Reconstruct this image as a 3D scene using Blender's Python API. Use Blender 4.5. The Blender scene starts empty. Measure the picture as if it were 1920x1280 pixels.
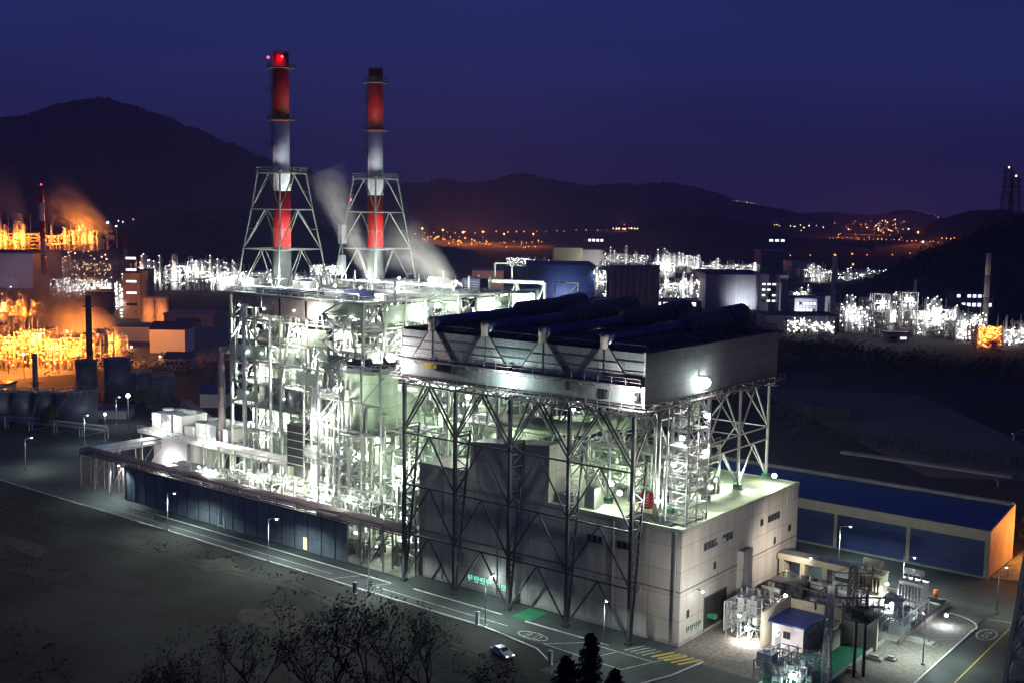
import bpy, bmesh, math, random
from mathutils import Vector, Matrix
from mathutils.bvhtree import BVHTree
from mathutils import noise as mnoise

scn = bpy.context.scene
# ------------------------------------------------------------------ camera
F, YAW, PITCH, ROLL = 2160.13, -0.66522, 0.114835, 0.014307      # focal length in px of a 1920 px wide frame
CP = Vector((89.09, -158.32, 70.0))
fw = Vector((math.sin(YAW)*math.cos(PITCH), math.cos(YAW)*math.cos(PITCH), -math.sin(PITCH)))
_r = Vector((math.cos(YAW), -math.sin(YAW), 0)); _u = _r.cross(fw)
rt = _r*math.cos(ROLL) + _u*math.sin(ROLL); up = -_r*math.sin(ROLL) + _u*math.cos(ROLL)
cam = bpy.data.cameras.new('camera'); co = bpy.data.objects.new('camera', cam); scn.collection.objects.link(co)
M3 = Matrix((rt, up, -fw)).transposed().to_4x4(); M3.translation = CP
co.matrix_world = M3
cam.sensor_width = 36; cam.lens = F/1920*36; cam.clip_start = 0.5; cam.clip_end = 40000
scn.camera = co
# ------------------------------------------------------------------ world: dusk sky, no sun left
w = bpy.data.worlds.new('World'); scn.world = w; w.use_nodes = True
nt = w.node_tree; nt.nodes.clear()
tc = nt.nodes.new('ShaderNodeTexCoord'); sx = nt.nodes.new('ShaderNodeSeparateXYZ')
rp = nt.nodes.new('ShaderNodeValToRGB'); bg = nt.nodes.new('ShaderNodeBackground'); wo = nt.nodes.new('ShaderNodeOutputWorld')
nt.links.new(tc.outputs['Generated'], sx.inputs[0]); nt.links.new(sx.outputs['Z'], rp.inputs[0])
cn = nt.nodes.new('ShaderNodeTexNoise'); cm = nt.nodes.new('ShaderNodeMapping'); cm.inputs['Scale'].default_value = (1.6,1.6,9); cn.inputs['Scale'].default_value = 2.2; cn.inputs['Detail'].default_value = 5
nt.links.new(tc.outputs['Generated'], cm.inputs[0]); nt.links.new(cm.outputs[0], cn.inputs['Vector'])
cmr = nt.nodes.new('ShaderNodeMapRange'); cmr.inputs[1].default_value = .3; cmr.inputs[2].default_value = .7; cmr.inputs[3].default_value = .86; cmr.inputs[4].default_value = 1.12
nt.links.new(cn.outputs['Fac'], cmr.inputs[0]); vm = nt.nodes.new('ShaderNodeVectorMath'); vm.operation = 'SCALE'; nt.links.new(rp.outputs[0], vm.inputs[0]); nt.links.new(cmr.outputs[0], vm.inputs['Scale'])
nt.links.new(vm.outputs[0], bg.inputs[0]); nt.links.new(bg.outputs[0], wo.inputs[0])
cr = rp.color_ramp
SKY = [(0.0, (.034,.024,.100)), (0.035, (.030,.025,.112)), (0.08, (.023,.026,.128)), (0.15, (.018,.026,.142)), (0.26, (.013,.021,.130)), (0.5, (.008,.013,.085)), (1.0, (.006,.010,.06))]
cr.elements[0].position = SKY[0][0]; cr.elements[0].color = (*SKY[0][1], 1)
cr.elements[1].position = SKY[-1][0]; cr.elements[1].color = (*SKY[-1][1], 1)
for p, c in SKY[1:-1]:
    e = cr.elements.new(p); e.color = (*c, 1)
bg.inputs[1].default_value = 1.0
scn.view_settings.view_transform = 'Standard'; scn.view_settings.look = 'None'
scn.view_settings.exposure = 0; scn.view_settings.gamma = 1
scn.render.engine = 'CYCLES'
cy = scn.cycles
cy.use_denoising = True; cy.max_bounces = 5; cy.diffuse_bounces = 3; cy.glossy_bounces = 2; cy.transmission_bounces = 2; cy.volume_bounces = 0
cy.sample_clamp_indirect = 3; cy.sample_clamp_direct = 0; cy.use_light_tree = True; cy.caustics_reflective = False; cy.caustics_refractive = False
cy.filter_width = 1.35
PI = math.pi
# ------------------------------------------------------------------ helpers
def ray(px, py): return fw + rt*((px-960)/F) - up*((py-640)/F)
def at(px, py, z=0.0):
    d = ray(px, py); t = (z-CP.z)/d.z; return CP + d*t
def far(px, py, D): return CP + ray(px, py)*D
link = scn.collection.objects.link
class MB:
    def __init__(s): s.v = []; s.f = []; s.m = []; s.mi = 0; s.sm = []
    def quad(s, *p):
        n = len(s.v); s.v += [tuple(q) for q in p]; s.f.append(tuple(range(n, n+len(p)))); s.m.append(s.mi); s.sm.append(False); return s
    def box(s, x0, x1, y0, y1, z0, z1):
        n = len(s.v)
        s.v += [(x0,y0,z0),(x1,y0,z0),(x1,y1,z0),(x0,y1,z0),(x0,y0,z1),(x1,y0,z1),(x1,y1,z1),(x0,y1,z1)]
        for q in ((3,2,1,0),(4,5,6,7),(0,1,5,4),(1,2,6,5),(2,3,7,6),(3,0,4,7)): s.f.append(tuple(n+i for i in q)); s.m.append(s.mi); s.sm.append(False)
        return s
    def cbox(s, cx, cy_, z0, sx_, sy, sz, rz=0):
        n = len(s.v); c, t = math.cos(rz), math.sin(rz)
        for z in (z0, z0+sz):
            for a, b in ((-1,-1),(1,-1),(1,1),(-1,1)):
                x, y = a*sx_/2, b*sy/2; s.v.append((cx+x*c-y*t, cy_+x*t+y*c, z))
        for q in ((3,2,1,0),(4,5,6,7),(0,1,5,4),(1,2,6,5),(2,3,7,6),(3,0,4,7)): s.f.append(tuple(n+i for i in q)); s.m.append(s.mi); s.sm.append(False)
        return s
    def bar(s, p, q, w=.2, h=None):
        p, q = Vector(p), Vector(q); d = q-p
        if d.length < 1e-5: return s
        d.normalize(); h = h or w
        a = Vector((0,0,1)) if abs(d.z) < .95 else Vector((1,0,0))
        e = d.cross(a).normalized(); g = e.cross(d)
        n = len(s.v)
        for o in (p, q):
            for i, j in ((-1,-1),(1,-1),(1,1),(-1,1)): s.v.append(tuple(o + e*(i*w/2) + g*(j*h/2)))
        for k in ((3,2,1,0),(4,5,6,7),(0,1,5,4),(1,2,6,5),(2,3,7,6),(3,0,4,7)): s.f.append(tuple(n+i for i in k)); s.m.append(s.mi); s.sm.append(False)
        return s
    def tube(s, p, q, r, r2=None, seg=10, cap=True):
        p, q = Vector(p), Vector(q); d = (q-p).normalized(); r2 = r if r2 is None else r2
        a = Vector((0,0,1)) if abs(d.z) < .95 else Vector((1,0,0))
        e = d.cross(a).normalized(); g = d.cross(e); n = len(s.v)
        for o, R in ((p, r), (q, r2)):
            for k in range(seg):
                t = 2*PI*k/seg; s.v.append(tuple(o + (e*math.cos(t) + g*math.sin(t))*R))
        for k in range(seg):
            s.f.append((n+k, n+(k+1)%seg, n+seg+(k+1)%seg, n+seg+k)); s.m.append(s.mi); s.sm.append(True)
        if cap:
            s.f.append(tuple(n+seg-1-k for k in range(seg))); s.f.append(tuple(n+seg+k for k in range(seg))); s.m += [s.mi]*2; s.sm += [False]*2
        return s
    def path(s, pts, r, seg=8):
        for a, b in zip(pts, pts[1:]): s.tube(a, b, r, seg=seg)
        for a in pts[1:-1]: s.ball(a, r*1.02, 6, 4)
        return s
    def lathe(s, c, prof, seg=20):        # prof: (radius, z) list
        n = len(s.v); c = Vector(c)
        for R, z in prof:
            for k in range(seg):
                t = 2*PI*k/seg; s.v.append((c.x+R*math.cos(t), c.y+R*math.sin(t), c.z+z))
        for j in range(len(prof)-1):
            for k in range(seg):
                s.f.append((n+j*seg+k, n+j*seg+(k+1)%seg, n+(j+1)*seg+(k+1)%seg, n+(j+1)*seg+k)); s.m.append(s.mi); s.sm.append(True)
        s.f.append(tuple(n+seg-1-k for k in range(seg))); s.f.append(tuple(n+(len(prof)-1)*seg+k for k in range(seg))); s.m += [s.mi]*2; s.sm += [False]*2
        return s
    def ball(s, c, r, seg=10, rings=6, sz=1.0):
        n = len(s.v); c = Vector(c)
        for j in range(rings+1):
            ph = PI*j/rings
            for k in range(seg):
                t = 2*PI*k/seg; s.v.append((c.x+r*max(.02, math.sin(ph))*math.cos(t), c.y+r*max(.02, math.sin(ph))*math.sin(t), c.z-r*sz*math.cos(ph)))
        for j in range(rings):
            for k in range(seg): s.f.append((n+j*seg+k, n+j*seg+(k+1)%seg, n+(j+1)*seg+(k+1)%seg, n+(j+1)*seg+k)); s.m.append(s.mi); s.sm.append(True)
        return s
    def rail(s, pts, h=1.1, w=.07, step=2.5):
        for a, b in zip(pts, pts[1:]):
            a, b = Vector(a), Vector(b); L = (b-a).length; n = max(1, int(L/step))
            s.bar(a+Vector((0,0,h)), b+Vector((0,0,h)), w); s.bar(a+Vector((0,0,h*.5)), b+Vector((0,0,h*.5)), w*.8)
            for k in range(n+1):
                q = a.lerp(b, k/n); s.bar(q, q+Vector((0,0,h)), w)
        return s
    def lattice(s, p, q, off, n, w=.18, wd=.12):       # two chords and zigzag
        p, q, o = Vector(p), Vector(q), Vector(off)
        s.bar(p, q, w); s.bar(p+o, q+o, w)
        for k in range(n):
            a, b = p.lerp(q, k/n), p.lerp(q, (k+1)/n)
            s.bar(a, b+o if k % 2 == 0 else b+o*0, wd) if k % 2 == 0 else s.bar(a+o, b, wd)
            s.bar(b, b+o, wd)
        return s
    def build(s, name, mat, parent=None, loc=None, label=None, cat=None, group=None, kind=None):
        base = Vector(WL.get(parent.name, (0,0,0))) if parent else Vector(loc or (0,0,0))
        me = bpy.data.meshes.new(name)
        bx_, by_, bz_ = base
        me.from_pydata([(x-bx_, y-by_, z-bz_) for x, y, z in s.v], [], s.f)
        for m in (mat if isinstance(mat, (list, tuple)) else [mat]): me.materials.append(m)
        if any(s.m): me.polygons.foreach_set('material_index', s.m)
        me.polygons.foreach_set('use_smooth', s.sm)
        me.update()
        o = bpy.data.objects.new(name, me); link(o)
        if parent: o.parent = parent; WL[o.name] = tuple(base)
        else: o.location = base; WL[o.name] = tuple(base)
        tag(o, label, cat, group, kind); return o
WL = {}
def tag(o, label=None, cat=None, group=None, kind=None):
    if label: o['label'] = label
    if cat: o['category'] = cat
    if group: o['group'] = group
    if kind: o['kind'] = kind
    return o
def thing(name, label, cat, loc, group=None):
    o = bpy.data.objects.new(name, None); link(o); o.location = loc; WL[o.name] = tuple(loc); o.empty_display_size = .5
    return tag(o, label, cat, group)
def dup(o, loc=None, label=None, parent=None, rz=None, group=None):
    c = o.copy(); link(c)
    if loc is not None: c.location = loc; WL[c.name] = tuple(loc)
    if rz is not None: c.rotation_euler = (0, 0, rz)
    if label: c['label'] = label
    if group: c['group'] = group
    if parent: c.parent = parent
    for ch in list(KIDS.get(o.name, [])):
        dup(ch, parent=c)
    return c
KIDS = {}
def learn(o):           # remember a finished prototype's children for dup()
    KIDS[o.name] = list(o.children)
    for ch in o.children: learn(ch)
    return o
def point(parent, loc, power, col, rad=.35, name='light', spot=None, aim=None):
    ld = bpy.data.lights.new(name, 'SPOT' if spot else 'POINT'); ld.energy = power; ld.color = col; ld.shadow_soft_size = rad
    o = bpy.data.objects.new(name, ld); link(o); b = Vector(WL.get(parent.name, (0,0,0))) if parent else Vector((0,0,0))
    if parent: o.parent = parent
    o.location = Vector(loc)-b
    if spot:
        ld.spot_size = math.radians(spot); ld.spot_blend = .6
        d = (Vector(aim)-Vector(loc)); o.rotation_euler = d.to_track_quat('-Z', 'Y').to_euler()
    return o
# ------------------------------------------------------------------ materials
def mat(name, col, rough=.6, metal=0., var=.25, scale=.6, bump=0., emit=None, es=0., panel=None, streak=0., spec=.4):
    m = bpy.data.materials.new(name); m.use_nodes = True; n = m.node_tree; N = n.nodes; L = n.links
    b = N['Principled BSDF']; b.inputs['Roughness'].default_value = rough; b.inputs['Metallic'].default_value = metal
    b.inputs['Specular IOR Level'].default_value = spec
    if emit:
        b.inputs['Base Color'].default_value = (*col, 1)
        b.inputs['Emission Color'].default_value = (*emit, 1); b.inputs['Emission Strength'].default_value = es
        m.cycles.emission_sampling = 'NONE'; return m
    t = N.new('ShaderNodeTexCoord'); nz = N.new('ShaderNodeTexNoise'); nz.inputs['Scale'].default_value = scale; nz.inputs['Detail'].default_value = 6; nz.inputs['Roughness'].default_value = .62
    if streak:
        mp = N.new('ShaderNodeMapping'); mp.inputs['Scale'].default_value = (1, 1, streak); L.new(t.outputs['Object'], mp.inputs[0]); L.new(mp.outputs[0], nz.inputs['Vector'])
    else: L.new(t.outputs['Object'], nz.inputs['Vector'])
    r = N.new('ShaderNodeValToRGB'); e = r.color_ramp.elements; e[0].position = .32; e[1].position = .68
    e[0].color = (*[max(0, c*(1-var)) for c in col], 1); e[1].color = (*[min(1, c*(1+var*.8)) for c in col], 1)
    L.new(nz.outputs['Fac'], r.inputs[0]); out = r.outputs[0]; hgt = nz.outputs['Fac']
    if panel:
        s_ = N.new('ShaderNodeSeparateXYZ'); L.new(t.outputs['Object'], s_.inputs[0])
        ad = N.new('ShaderNodeMath'); ad.operation = 'ADD'; L.new(s_.outputs[0], ad.inputs[0]); L.new(s_.outputs[1], ad.inputs[1])
        cb = N.new('ShaderNodeCombineXYZ'); L.new(ad.outputs[0], cb.inputs[0]); L.new(s_.outputs[2], cb.inputs[1])
        br = N.new('ShaderNodeTexBrick'); br.offset = 0; br.inputs['Scale'].default_value = 1; br.inputs['Brick Width'].default_value = panel[0]; br.inputs['Row Height'].default_value = panel[1]
        br.inputs['Mortar Size'].default_value = panel[2] if len(panel) > 2 else .05; br.inputs['Mortar Smooth'].default_value = .3; br.inputs['Bias'].default_value = 0
        br.inputs['Color1'].default_value = (1, 1, 1, 1); br.inputs['Color2'].default_value = (.86, .86, .86, 1); br.inputs['Mortar'].default_value = (.5, .5, .5, 1)
        L.new(cb.outputs[0], br.inputs['Vector'])
        mx = N.new('ShaderNodeMix'); mx.data_type = 'RGBA'; mx.blend_type = 'MULTIPLY'; mx.inputs[0].default_value = 1
        L.new(out, mx.inputs[6]); L.new(br.outputs['Color'], mx.inputs[7]); out = mx.outputs[2]
        wv = N.new('ShaderNodeTexWave'); wv.bands_direction = 'X'; wv.inputs['Scale'].default_value = .8; L.new(cb.outputs[0], wv.inputs['Vector'])
        bp = N.new('ShaderNodeBump'); bp.inputs['Strength'].default_value = .35; bp.inputs['Distance'].default_value = .05
        L.new(wv.outputs['Fac'], bp.inputs['Height']); L.new(bp.outputs[0], b.inputs['Normal'])
    elif bump:
        bp = N.new('ShaderNodeBump'); bp.inputs['Strength'].default_value = bump; bp.inputs['Distance'].default_value = .2
        L.new(hgt, bp.inputs['Height']); L.new(bp.outputs[0], b.inputs['Normal'])
    L.new(out, b.inputs['Base Color']); return m
W = (.86, 1, .90); WG = (.80, 1.0, .72); WW = (1, .93, .86); ORG = (1, .27, .035); BLW = (.72, .92, 1)
mt = dict(
 grass=mat('field_ground', (.023,.025,.022), .95, var=.85, scale=.045, bump=.4),
 terrain=mat('terrain_ground', (.034,.034,.036), .95, var=.5, scale=.01),
 asphalt=mat('asphalt', (.05,.06,.06), .8, var=.45, scale=.12), concrete=mat('concrete', (.30,.30,.28), .85, var=.25, scale=.5),
 yardc=mat('yard_concrete', (.22,.23,.20), .9, var=.4, scale=.35), paint=mat('road_paint', (.40,.42,.38), .7, var=.7, scale=1.5), ypaint=mat('yellow_paint', (.6,.45,.08), .7, var=.3, scale=2),
 kerb=mat('kerb_stone', (.62,.64,.60), .8, var=.25, scale=1.), green=mat('green_pad', (.02,.17,.085), .7, var=.3, scale=.8), gravel=mat('gravel', (.16,.15,.13), .95, var=.5, scale=1.4),
 hall=mat('hall_cladding', (.43,.41,.375), .6, var=.17, scale=.6, panel=(6.2, 4.1, .06), streak=.12), roof=mat('hall_roof', (.48,.52,.38), .75, var=.22, scale=.3),
 acc=mat('condenser_cladding', (.21,.21,.22), .75, metal=0, var=.15, scale=.4, panel=(3.1, 2.1, .05)), accl=mat('condenser_end_panel', (.42,.39,.38), .75, metal=0, var=.1, scale=.5, panel=(1.2, 2.1, .03)),
 duct=mat('duct_metal', (.13,.15,.26), .38, metal=.5, var=.25, scale=.5), bellows=mat('bellows', (.24,.21,.19), .55, metal=.3, var=.3, scale=1.2),
 pinkcap=mat('duct_cap', (.26,.18,.165), .6, var=.12, scale=1),
 dsteel=mat('dark_steel', (.085,.085,.095), .55, metal=.35, var=.25, scale=1.5), msteel=mat('grey_steel', (.33,.34,.34), .5, metal=.3, var=.2, scale=1.2),
 gsteel=mat('pale_green_steel', (.34,.38,.31), .5, metal=.1, var=.15, scale=1.), casing=mat('boiler_casing', (.40,.50,.37), .6, var=.2, scale=.4, panel=(2.6, 2.6, .05)),
 brownp=mat('brown_panel', (.17,.135,.13), .6, var=.2, scale=.5, panel=(2, 3, .04)), pipe=mat('insulated_pipe', (.62,.62,.60), .4, metal=.55, var=.15, scale=1.5), galv=mat('galvanised', (.45,.47,.50), .45, metal=.5, var=.2, scale=2.),
 vessel=mat('vessel_metal', (.55,.57,.55), .42, metal=.4, var=.15, scale=.8), wallb=mat('sound_wall', (.19,.225,.28), .6, metal=.1, var=.25, scale=.35, panel=(4.0, 2.9, .07)),
 coping=mat('coping', (.20,.155,.165), .6, var=.2, scale=.5), white=mat('white_paint', (.72,.72,.70), .55, var=.08, scale=1.), pinkw=mat('pink_white_render', (.66,.60,.60), .7, var=.1, scale=1.),
 blueroof=mat('blue_roof', (.02,.045,.21), .45, metal=.1, var=.3, scale=.3, panel=(2.6, 40, .16)), bluewall=mat('blue_wall', (.035,.06,.20), .5, var=.15, scale=.5, panel=(30, .9, .05)), navy=mat('navy_roof', (.015,.02,.10), .5, var=.2, scale=.4),
 redp=mat('stack_red', (.46,.012,.008), .5, var=.15, scale=.7), whitep=mat('stack_white', (.76,.74,.80), .5, var=.12, scale=.7), stackg=mat('stack_grey', (.42,.46,.42), .5, var=.15, scale=.7),
 tank=mat('tank_steel', (.11,.12,.18), .45, metal=.3, var=.15, scale=.3, panel=(5, 2.2, .05)), beige=mat('beige_wall', (.42,.39,.30), .75, var=.1, scale=.6), glass=mat('dark_glass', (.03,.035,.045), .15, var=.1, scale=.5),
 silo=mat('silo_wall', (.26,.24,.25), .6, var=.15, scale=.3, panel=(8, 3, .05)), bwall=mat('office_wall', (.24,.23,.27), .7, var=.12, scale=.3), fwall=mat('factory_wall', (.42,.42,.48), .55, var=.1, scale=.15, panel=(2.2, 50, .12)),
 ocre=mat('orange_clad', (.55,.42,.33), .6, var=.18, scale=.5, panel=(1.4, 20, .05)), brickr=mat('red_brown_wall', (.32,.16,.12), .7, var=.15, scale=.3),
 gravelp=mat('gravel_patch', (.055,.055,.045), .95, var=.6, scale=.5), gsteel2=mat('tower_steel', (.20,.24,.20), .6, var=.2, scale=1.), hill=mat('hill_forest', (.045,.045,.055), .95, var=.6, scale=.02, bump=.6), bark=mat('bark', (.028,.024,.022), .9, var=.3, scale=4), leaf=mat('dark_leaves', (.018,.024,.014), .8, var=.4, scale=2), bush=mat('bush_leaves', (.05,.06,.035), .85, var=.4, scale=1),
 rubber=mat('rubber', (.02,.02,.02), .8), carp=mat('car_paint', (.55,.55,.58), .25, metal=.3, var=.03, scale=1), yellow=mat('yellow_paint_metal', (.55,.36,.03), .5, var=.2, scale=2), red=mat('red_enamel', (.45,.03,.03), .5, var=.15, scale=2), orangec=mat('orange_enamel', (.6,.15,.04), .5, var=.1, scale=2),
 lwhite=mat('lamp_white', (.8,.8,.8), emit=(.92,1,.95), es=24), lhot=mat('floodlight_glow', (.8,.8,.8), emit=(.88,1,.94), es=60), lwarm=mat('lamp_warm', (.8,.6,.4), emit=(1,.62,.38), es=5),
 lorg=mat('lamp_sodium', (.8,.5,.2), emit=(1,.33,.09), es=2.1), lhor=mat('lamp_sodium_hot', (.8,.5,.2), emit=(1,.55,.2), es=14), lred=mat('beacon_red', (.8,.1,.1), emit=(1,.05,.12), es=5), lblue=mat('lamp_blue', (.5,.5,.9), emit=(.45,.42,1), es=8), lgreen=mat('sign_green', (.2,.7,.5), emit=(.30,1,.70), es=.9),
 lwin=mat('lit_window', (.6,.6,.7), emit=(.85,.9,1), es=1.6), lyel=mat('lit_doorway', (.7,.6,.4), emit=(1,.82,.45), es=.9), lmini=mat('lamp_far_white', (.8,.8,.8), emit=(1,.97,.92), es=9), lminio=mat('lamp_far_sodium', (.8,.5,.2), emit=(1,.36,.12), es=2.5),
)
def lampmesh(r, m, name='lamp'):
    b = MB(); b.ball((0,0,0), r, 8, 4, .8); me = bpy.data.meshes.new(name); me.from_pydata(b.v, [], b.f); me.materials.append(m); return me
LM = {k: lampmesh(r, mt[m]) for k, (r, m) in dict(w=(.26,'lwhite'), o=(.3,'lorg'), ww=(.26,'lwarm'), W=(.42,'lwhite'), O=(.5,'lorg'), fw=(.33,'lmini'), fo=(.6,'lorg'), fww=(.5,'lwarm')).items()}
def lamps(parent, pts, kind='w', name='lamp'):
    b = Vector(WL[parent.name])
    for p in pts:
        o = bpy.data.objects.new(name, LM[kind]); link(o); o.parent = parent; o.location = Vector(p)-b
ORD = 'first second third fourth fifth sixth seventh eighth ninth tenth eleventh twelfth thirteenth fourteenth fifteenth sixteenth seventeenth eighteenth nineteenth twentieth'.split()
def ordinal(i):
    if i < 20: return ORD[i]
    t, u = divmod(i+1, 10); return ('thirtieth' if t == 3 else 'fortieth' if t == 4 else 'twentieth') if u == 0 else ('','','twenty','thirty','forty')[t]+' '+ORD[u-1]
# ------------------------------------------------------------------ generic steel process structure
def steel(root, x0, x1, y0, y1, levels, nx, ny, rng, ms, md, mp, mv, cw=.35, bw=.25, deckp=.6, npipe=20, nves=4, nbox=6, rail=True, brace=.4, pr=(.12,.4), nbr=True, seg=8, rw=.08):
    xs = [x0+(x1-x0)*i/nx for i in range(nx+1)]; ys = [y0+(y1-y0)*j/ny for j in range(ny+1)]; top = levels[-1]; z0 = WL[root.name][2]
    f = MB()
    for x in xs:
        for y in ys: f.box(x-cw/2, x+cw/2, y-cw/2, y+cw/2, z0, top)
    for z in levels:
        for y in ys: f.box(x0, x1, y-bw/2, y+bw/2, z-bw, z-.02)
        for x in xs: f.box(x-bw/2.2, x+bw/2.2, y0, y1, z-bw*.9, z-.03)
    lv = [z0]+list(levels)
    for a, b in zip(lv, lv[1:]):
        for i in range(nx):
            for y in (ys[0], ys[-1]):
                if rng.random() < brace:
                    if rng.random() < .5: f.bar((xs[i], y, a), (xs[i+1], y, b), bw*.7)
                    else:
                        mx_ = (xs[i]+xs[i+1])/2; f.bar((xs[i], y, a), (mx_, y, b), bw*.6); f.bar((xs[i+1], y, a), (mx_, y, b), bw*.6)
        for j in range(ny):
            for x in (xs[0], xs[-1]):
                if rng.random() < brace: f.bar((x, ys[j], a), (x, ys[j+1], b), bw*.7)
    f.build('steel_frame', ms, root)
    for z in levels:
        for j in range(ny):
            i = 0
            while i < nx:
                i1 = i
                while i1 < nx and rng.random() < deckp: i1 += 1
                if i1 > i: MB().box(xs[i]+.01, xs[i1]-.01, ys[j]+.01, ys[j+1]-.01, z, z+.08).build('floor_deck', md, root)
                i = max(i1, i+1)
        if rail:
            i0 = rng.randrange(0, max(1, nx//2)); MB().rail([(xs[i0], y0-.1, z+.08), (x1+.1, y0-.1, z+.08), (x1+.1, y1, z+.08)], w=rw).build('railing', ms, root)
    p = MB()
    for k in range(npipe):
        r = rng.uniform(*pr); t = rng.random(); x = rng.uniform(x0, x1); y = rng.uniform(y0-.5, y1); za, zb = sorted(rng.sample(lv, 2)) if len(lv) > 2 else (z0, top)
        if t < .45: p.tube((x, y, za+.3), (x, y, zb+rng.uniform(.5, 1.5)), r, seg=seg)
        elif t < .75:
            xb = min(x1, x+rng.uniform(.2, .6)*(x1-x0)); z = zb-rng.uniform(.8, 2); p.path([(x, y, z-rng.uniform(.5, 3)), (x, y, z), (xb, y, z), (xb, y, z+rng.choice((-1,1))*rng.uniform(1, 2.5))], r, seg)
        else:
            yb = min(y1, y+rng.uniform(.3, .8)*(y1-y0)); z = zb-rng.uniform(.8, 2); p.path([(x, y, z), (x, yb, z), (x, yb, z-rng.uniform(1, 3))], r, seg)
    if p.v: p.build('pipework', mp, root)
    for k in range(nves):
        v = MB(); x = rng.uniform(x0+1, x1-1); y = rng.uniform(y0+1, y1-1); i = rng.randrange(len(lv)-1); z = lv[i]+.1; hh = lv[i+1]-lv[i]
        R = rng.uniform(.7, min(2.0, hh*.42))
        if rng.random() < .5: v.lathe((x, y, z), [(R*.5,0),(R,.35*R),(R,hh*.75),(R*.8,hh*.75+.4*R),(R*.2,hh*.75+.6*R)], 14); v.build('vessel', mv, root)
        else:
            l = rng.uniform(3, 6); v.tube((x-l/2, y, z+R+.4), (x+l/2, y, z+R+.4), R, seg=14); v.tube((x-l/2-.5*R, y, z+R+.4), (x-l/2, y, z+R+.4), R*.5, R, seg=14); v.tube((x+l/2, y, z+R+.4), (x+l/2+.5*R, y, z+R+.4), R, R*.5, seg=14)
            v.box(x-l*.35-.2, x-l*.35+.2, y-R*.7, y+R*.7, z, z+R*.7); v.box(x+l*.35-.2, x+l*.35+.2, y-R*.7, y+R*.7, z, z+R*.7); v.build('drum', mv, root)
    for k in range(nbox):
        v = MB(); x = rng.uniform(x0, x1-2); y = rng.uniform(y0, y1-2); i = rng.randrange(len(lv)-1); z = lv[i]+.09; a, b, c = rng.uniform(1, 3.5), rng.uniform(1, 2.5), rng.uniform(1, 2.6)
        v.box(x, x+a, y, y+b, z+.2, z+c); v.box(x+.1, x+a-.1, y+.1, y+b-.1, z, z+.2); v.box(x+a*.3, x+a*.6, y+b*.3, y+b*.7, z+c, z+c+.4); v.tube((x+a*.5, y-.05, z+c*.6), (x+a*.5, y-.4, z+c*.6), .2, seg=8); v.build('equipment_box', mv if rng.random() < .6 else md, root)
    return xs, ys, lv
def tower_vessel(root, x, y, z0, h, r, mv, ms, rng, np_=3):
    v = MB(); v.lathe((x, y, z0), [(r*1.3,0),(r,1.5),(r,h*.62),(r*.72,h*.66),(r*.72,h),(r*.4,h+r*.5),(r*.1,h+r*.6)], 14); o = v.build('column_tower', mv, root)
    p = MB()
    for k in range(np_):
        z = z0+h*(k+1)/(np_+.6); R = r+1.0
        p.lathe((x, y, z), [(R,0),(R,.15)], 12)
        for t in range(12):
            a = 2*PI*t/12; p.bar((x+R*math.cos(a), y+R*math.sin(a), z), (x+R*math.cos(a), y+R*math.sin(a), z+1.1), .1)
            b = 2*PI*(t+1)/12; p.bar((x+R*math.cos(a), y+R*math.sin(a), z+1.1), (x+R*math.cos(b), y+R*math.sin(b), z+1.1), .1)
    p.bar((x+r+.3, y, z0), (x+r+.3, y, z0+h), .12); p.bar((x+r+.3, y+.5, z0), (x+r+.3, y+.5, z0+h), .12)
    p.build('ladder_platform', ms, root); return o
# ------------------------------------------------------------------ hills
HILLS = []
def hill(name, prof, D, Wf, Wb, seed, rough=.05, trees=0., step=12, base=-2.0, m='hill'):
    pts = []; px = prof[0][0]
    while px <= prof[-1][0]:
        for (a, ya), (b, yb) in zip(prof, prof[1:]):
            if a <= px <= b:
                t = (px-a)/(b-a); t = t*t*(3-2*t)*.5+t*.5; pts.append((px, ya+(yb-ya)*t)); break
        px += step
    B = MB(); ts = [-1,-.85,-.7,-.55,-.42,-.3,-.2,-.12,-.05,0,.1,.25,.5,1]; cols = []
    for i, (x, y) in enumerate(pts):
        c = far(x, y, D); h = max(3., c.z-base); d = Vector((c.x-CP.x, c.y-CP.y, 0)).normalized(); row = []
        for t in ts:
            off = t*(Wf if t < 0 else Wb); q = Vector((c.x, c.y, 0))+d*off; k = 1-abs(t)
            hh = h*(k**1.25)
            nz = mnoise.fractal(Vector((q.x, q.y, seed*37.))*(3.2/Wf), 1., 2., 5)*h*rough*4*(1 if t else .25)*min(1, k*2)
            z = base+max(0, hh+nz*(1 if t < 0 else .4))
            if t == 0: z = base+h+(mnoise.noise(Vector((i*1.7, seed, 0)))*trees)
            elif t < 0: z = min(z, base+h*(k**.9))
            row.append((q.x, q.y, z))
        cols.append(row)
    nT = len(ts)
    for row in cols: B.v += row
    for i in range(len(cols)-1):
        for j in range(nT-1):
            B.f.append((i*nT+j, (i+1)*nT+j, (i+1)*nT+j+1, i*nT+j+1)); B.m.append(0); B.sm.append(True)
    o = B.build(name, mt[m], kind='structure'); HILLS.append(BVHTree.FromPolygons([Vector(v) for v in B.v], B.f)); return o
hill('mountain', [(-700,430),(-500,330),(-260,262),(-60,228),(0,222),(50,214),(100,196),(150,187),(197,183),(240,195),(300,214),(360,238),(430,268),(500,296),(560,311),(620,334),(680,352),(740,372),(800,384)], 4300, 1500, 1500, 3, .05, 16, step=4)
hill('distant_mountain', [(520,375),(600,352),(680,346),(760,344),(800,342),(835,334),(880,343),(920,337),(958,328),(985,325),(1040,338),(1100,347),(1150,344),(1200,346),(1255,341),(1300,350),(1345,362),(1400,380),(1460,392),(1520,404),(1600,412)], 5600, 1500, 1500, 7, .05, 18, step=4)
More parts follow.
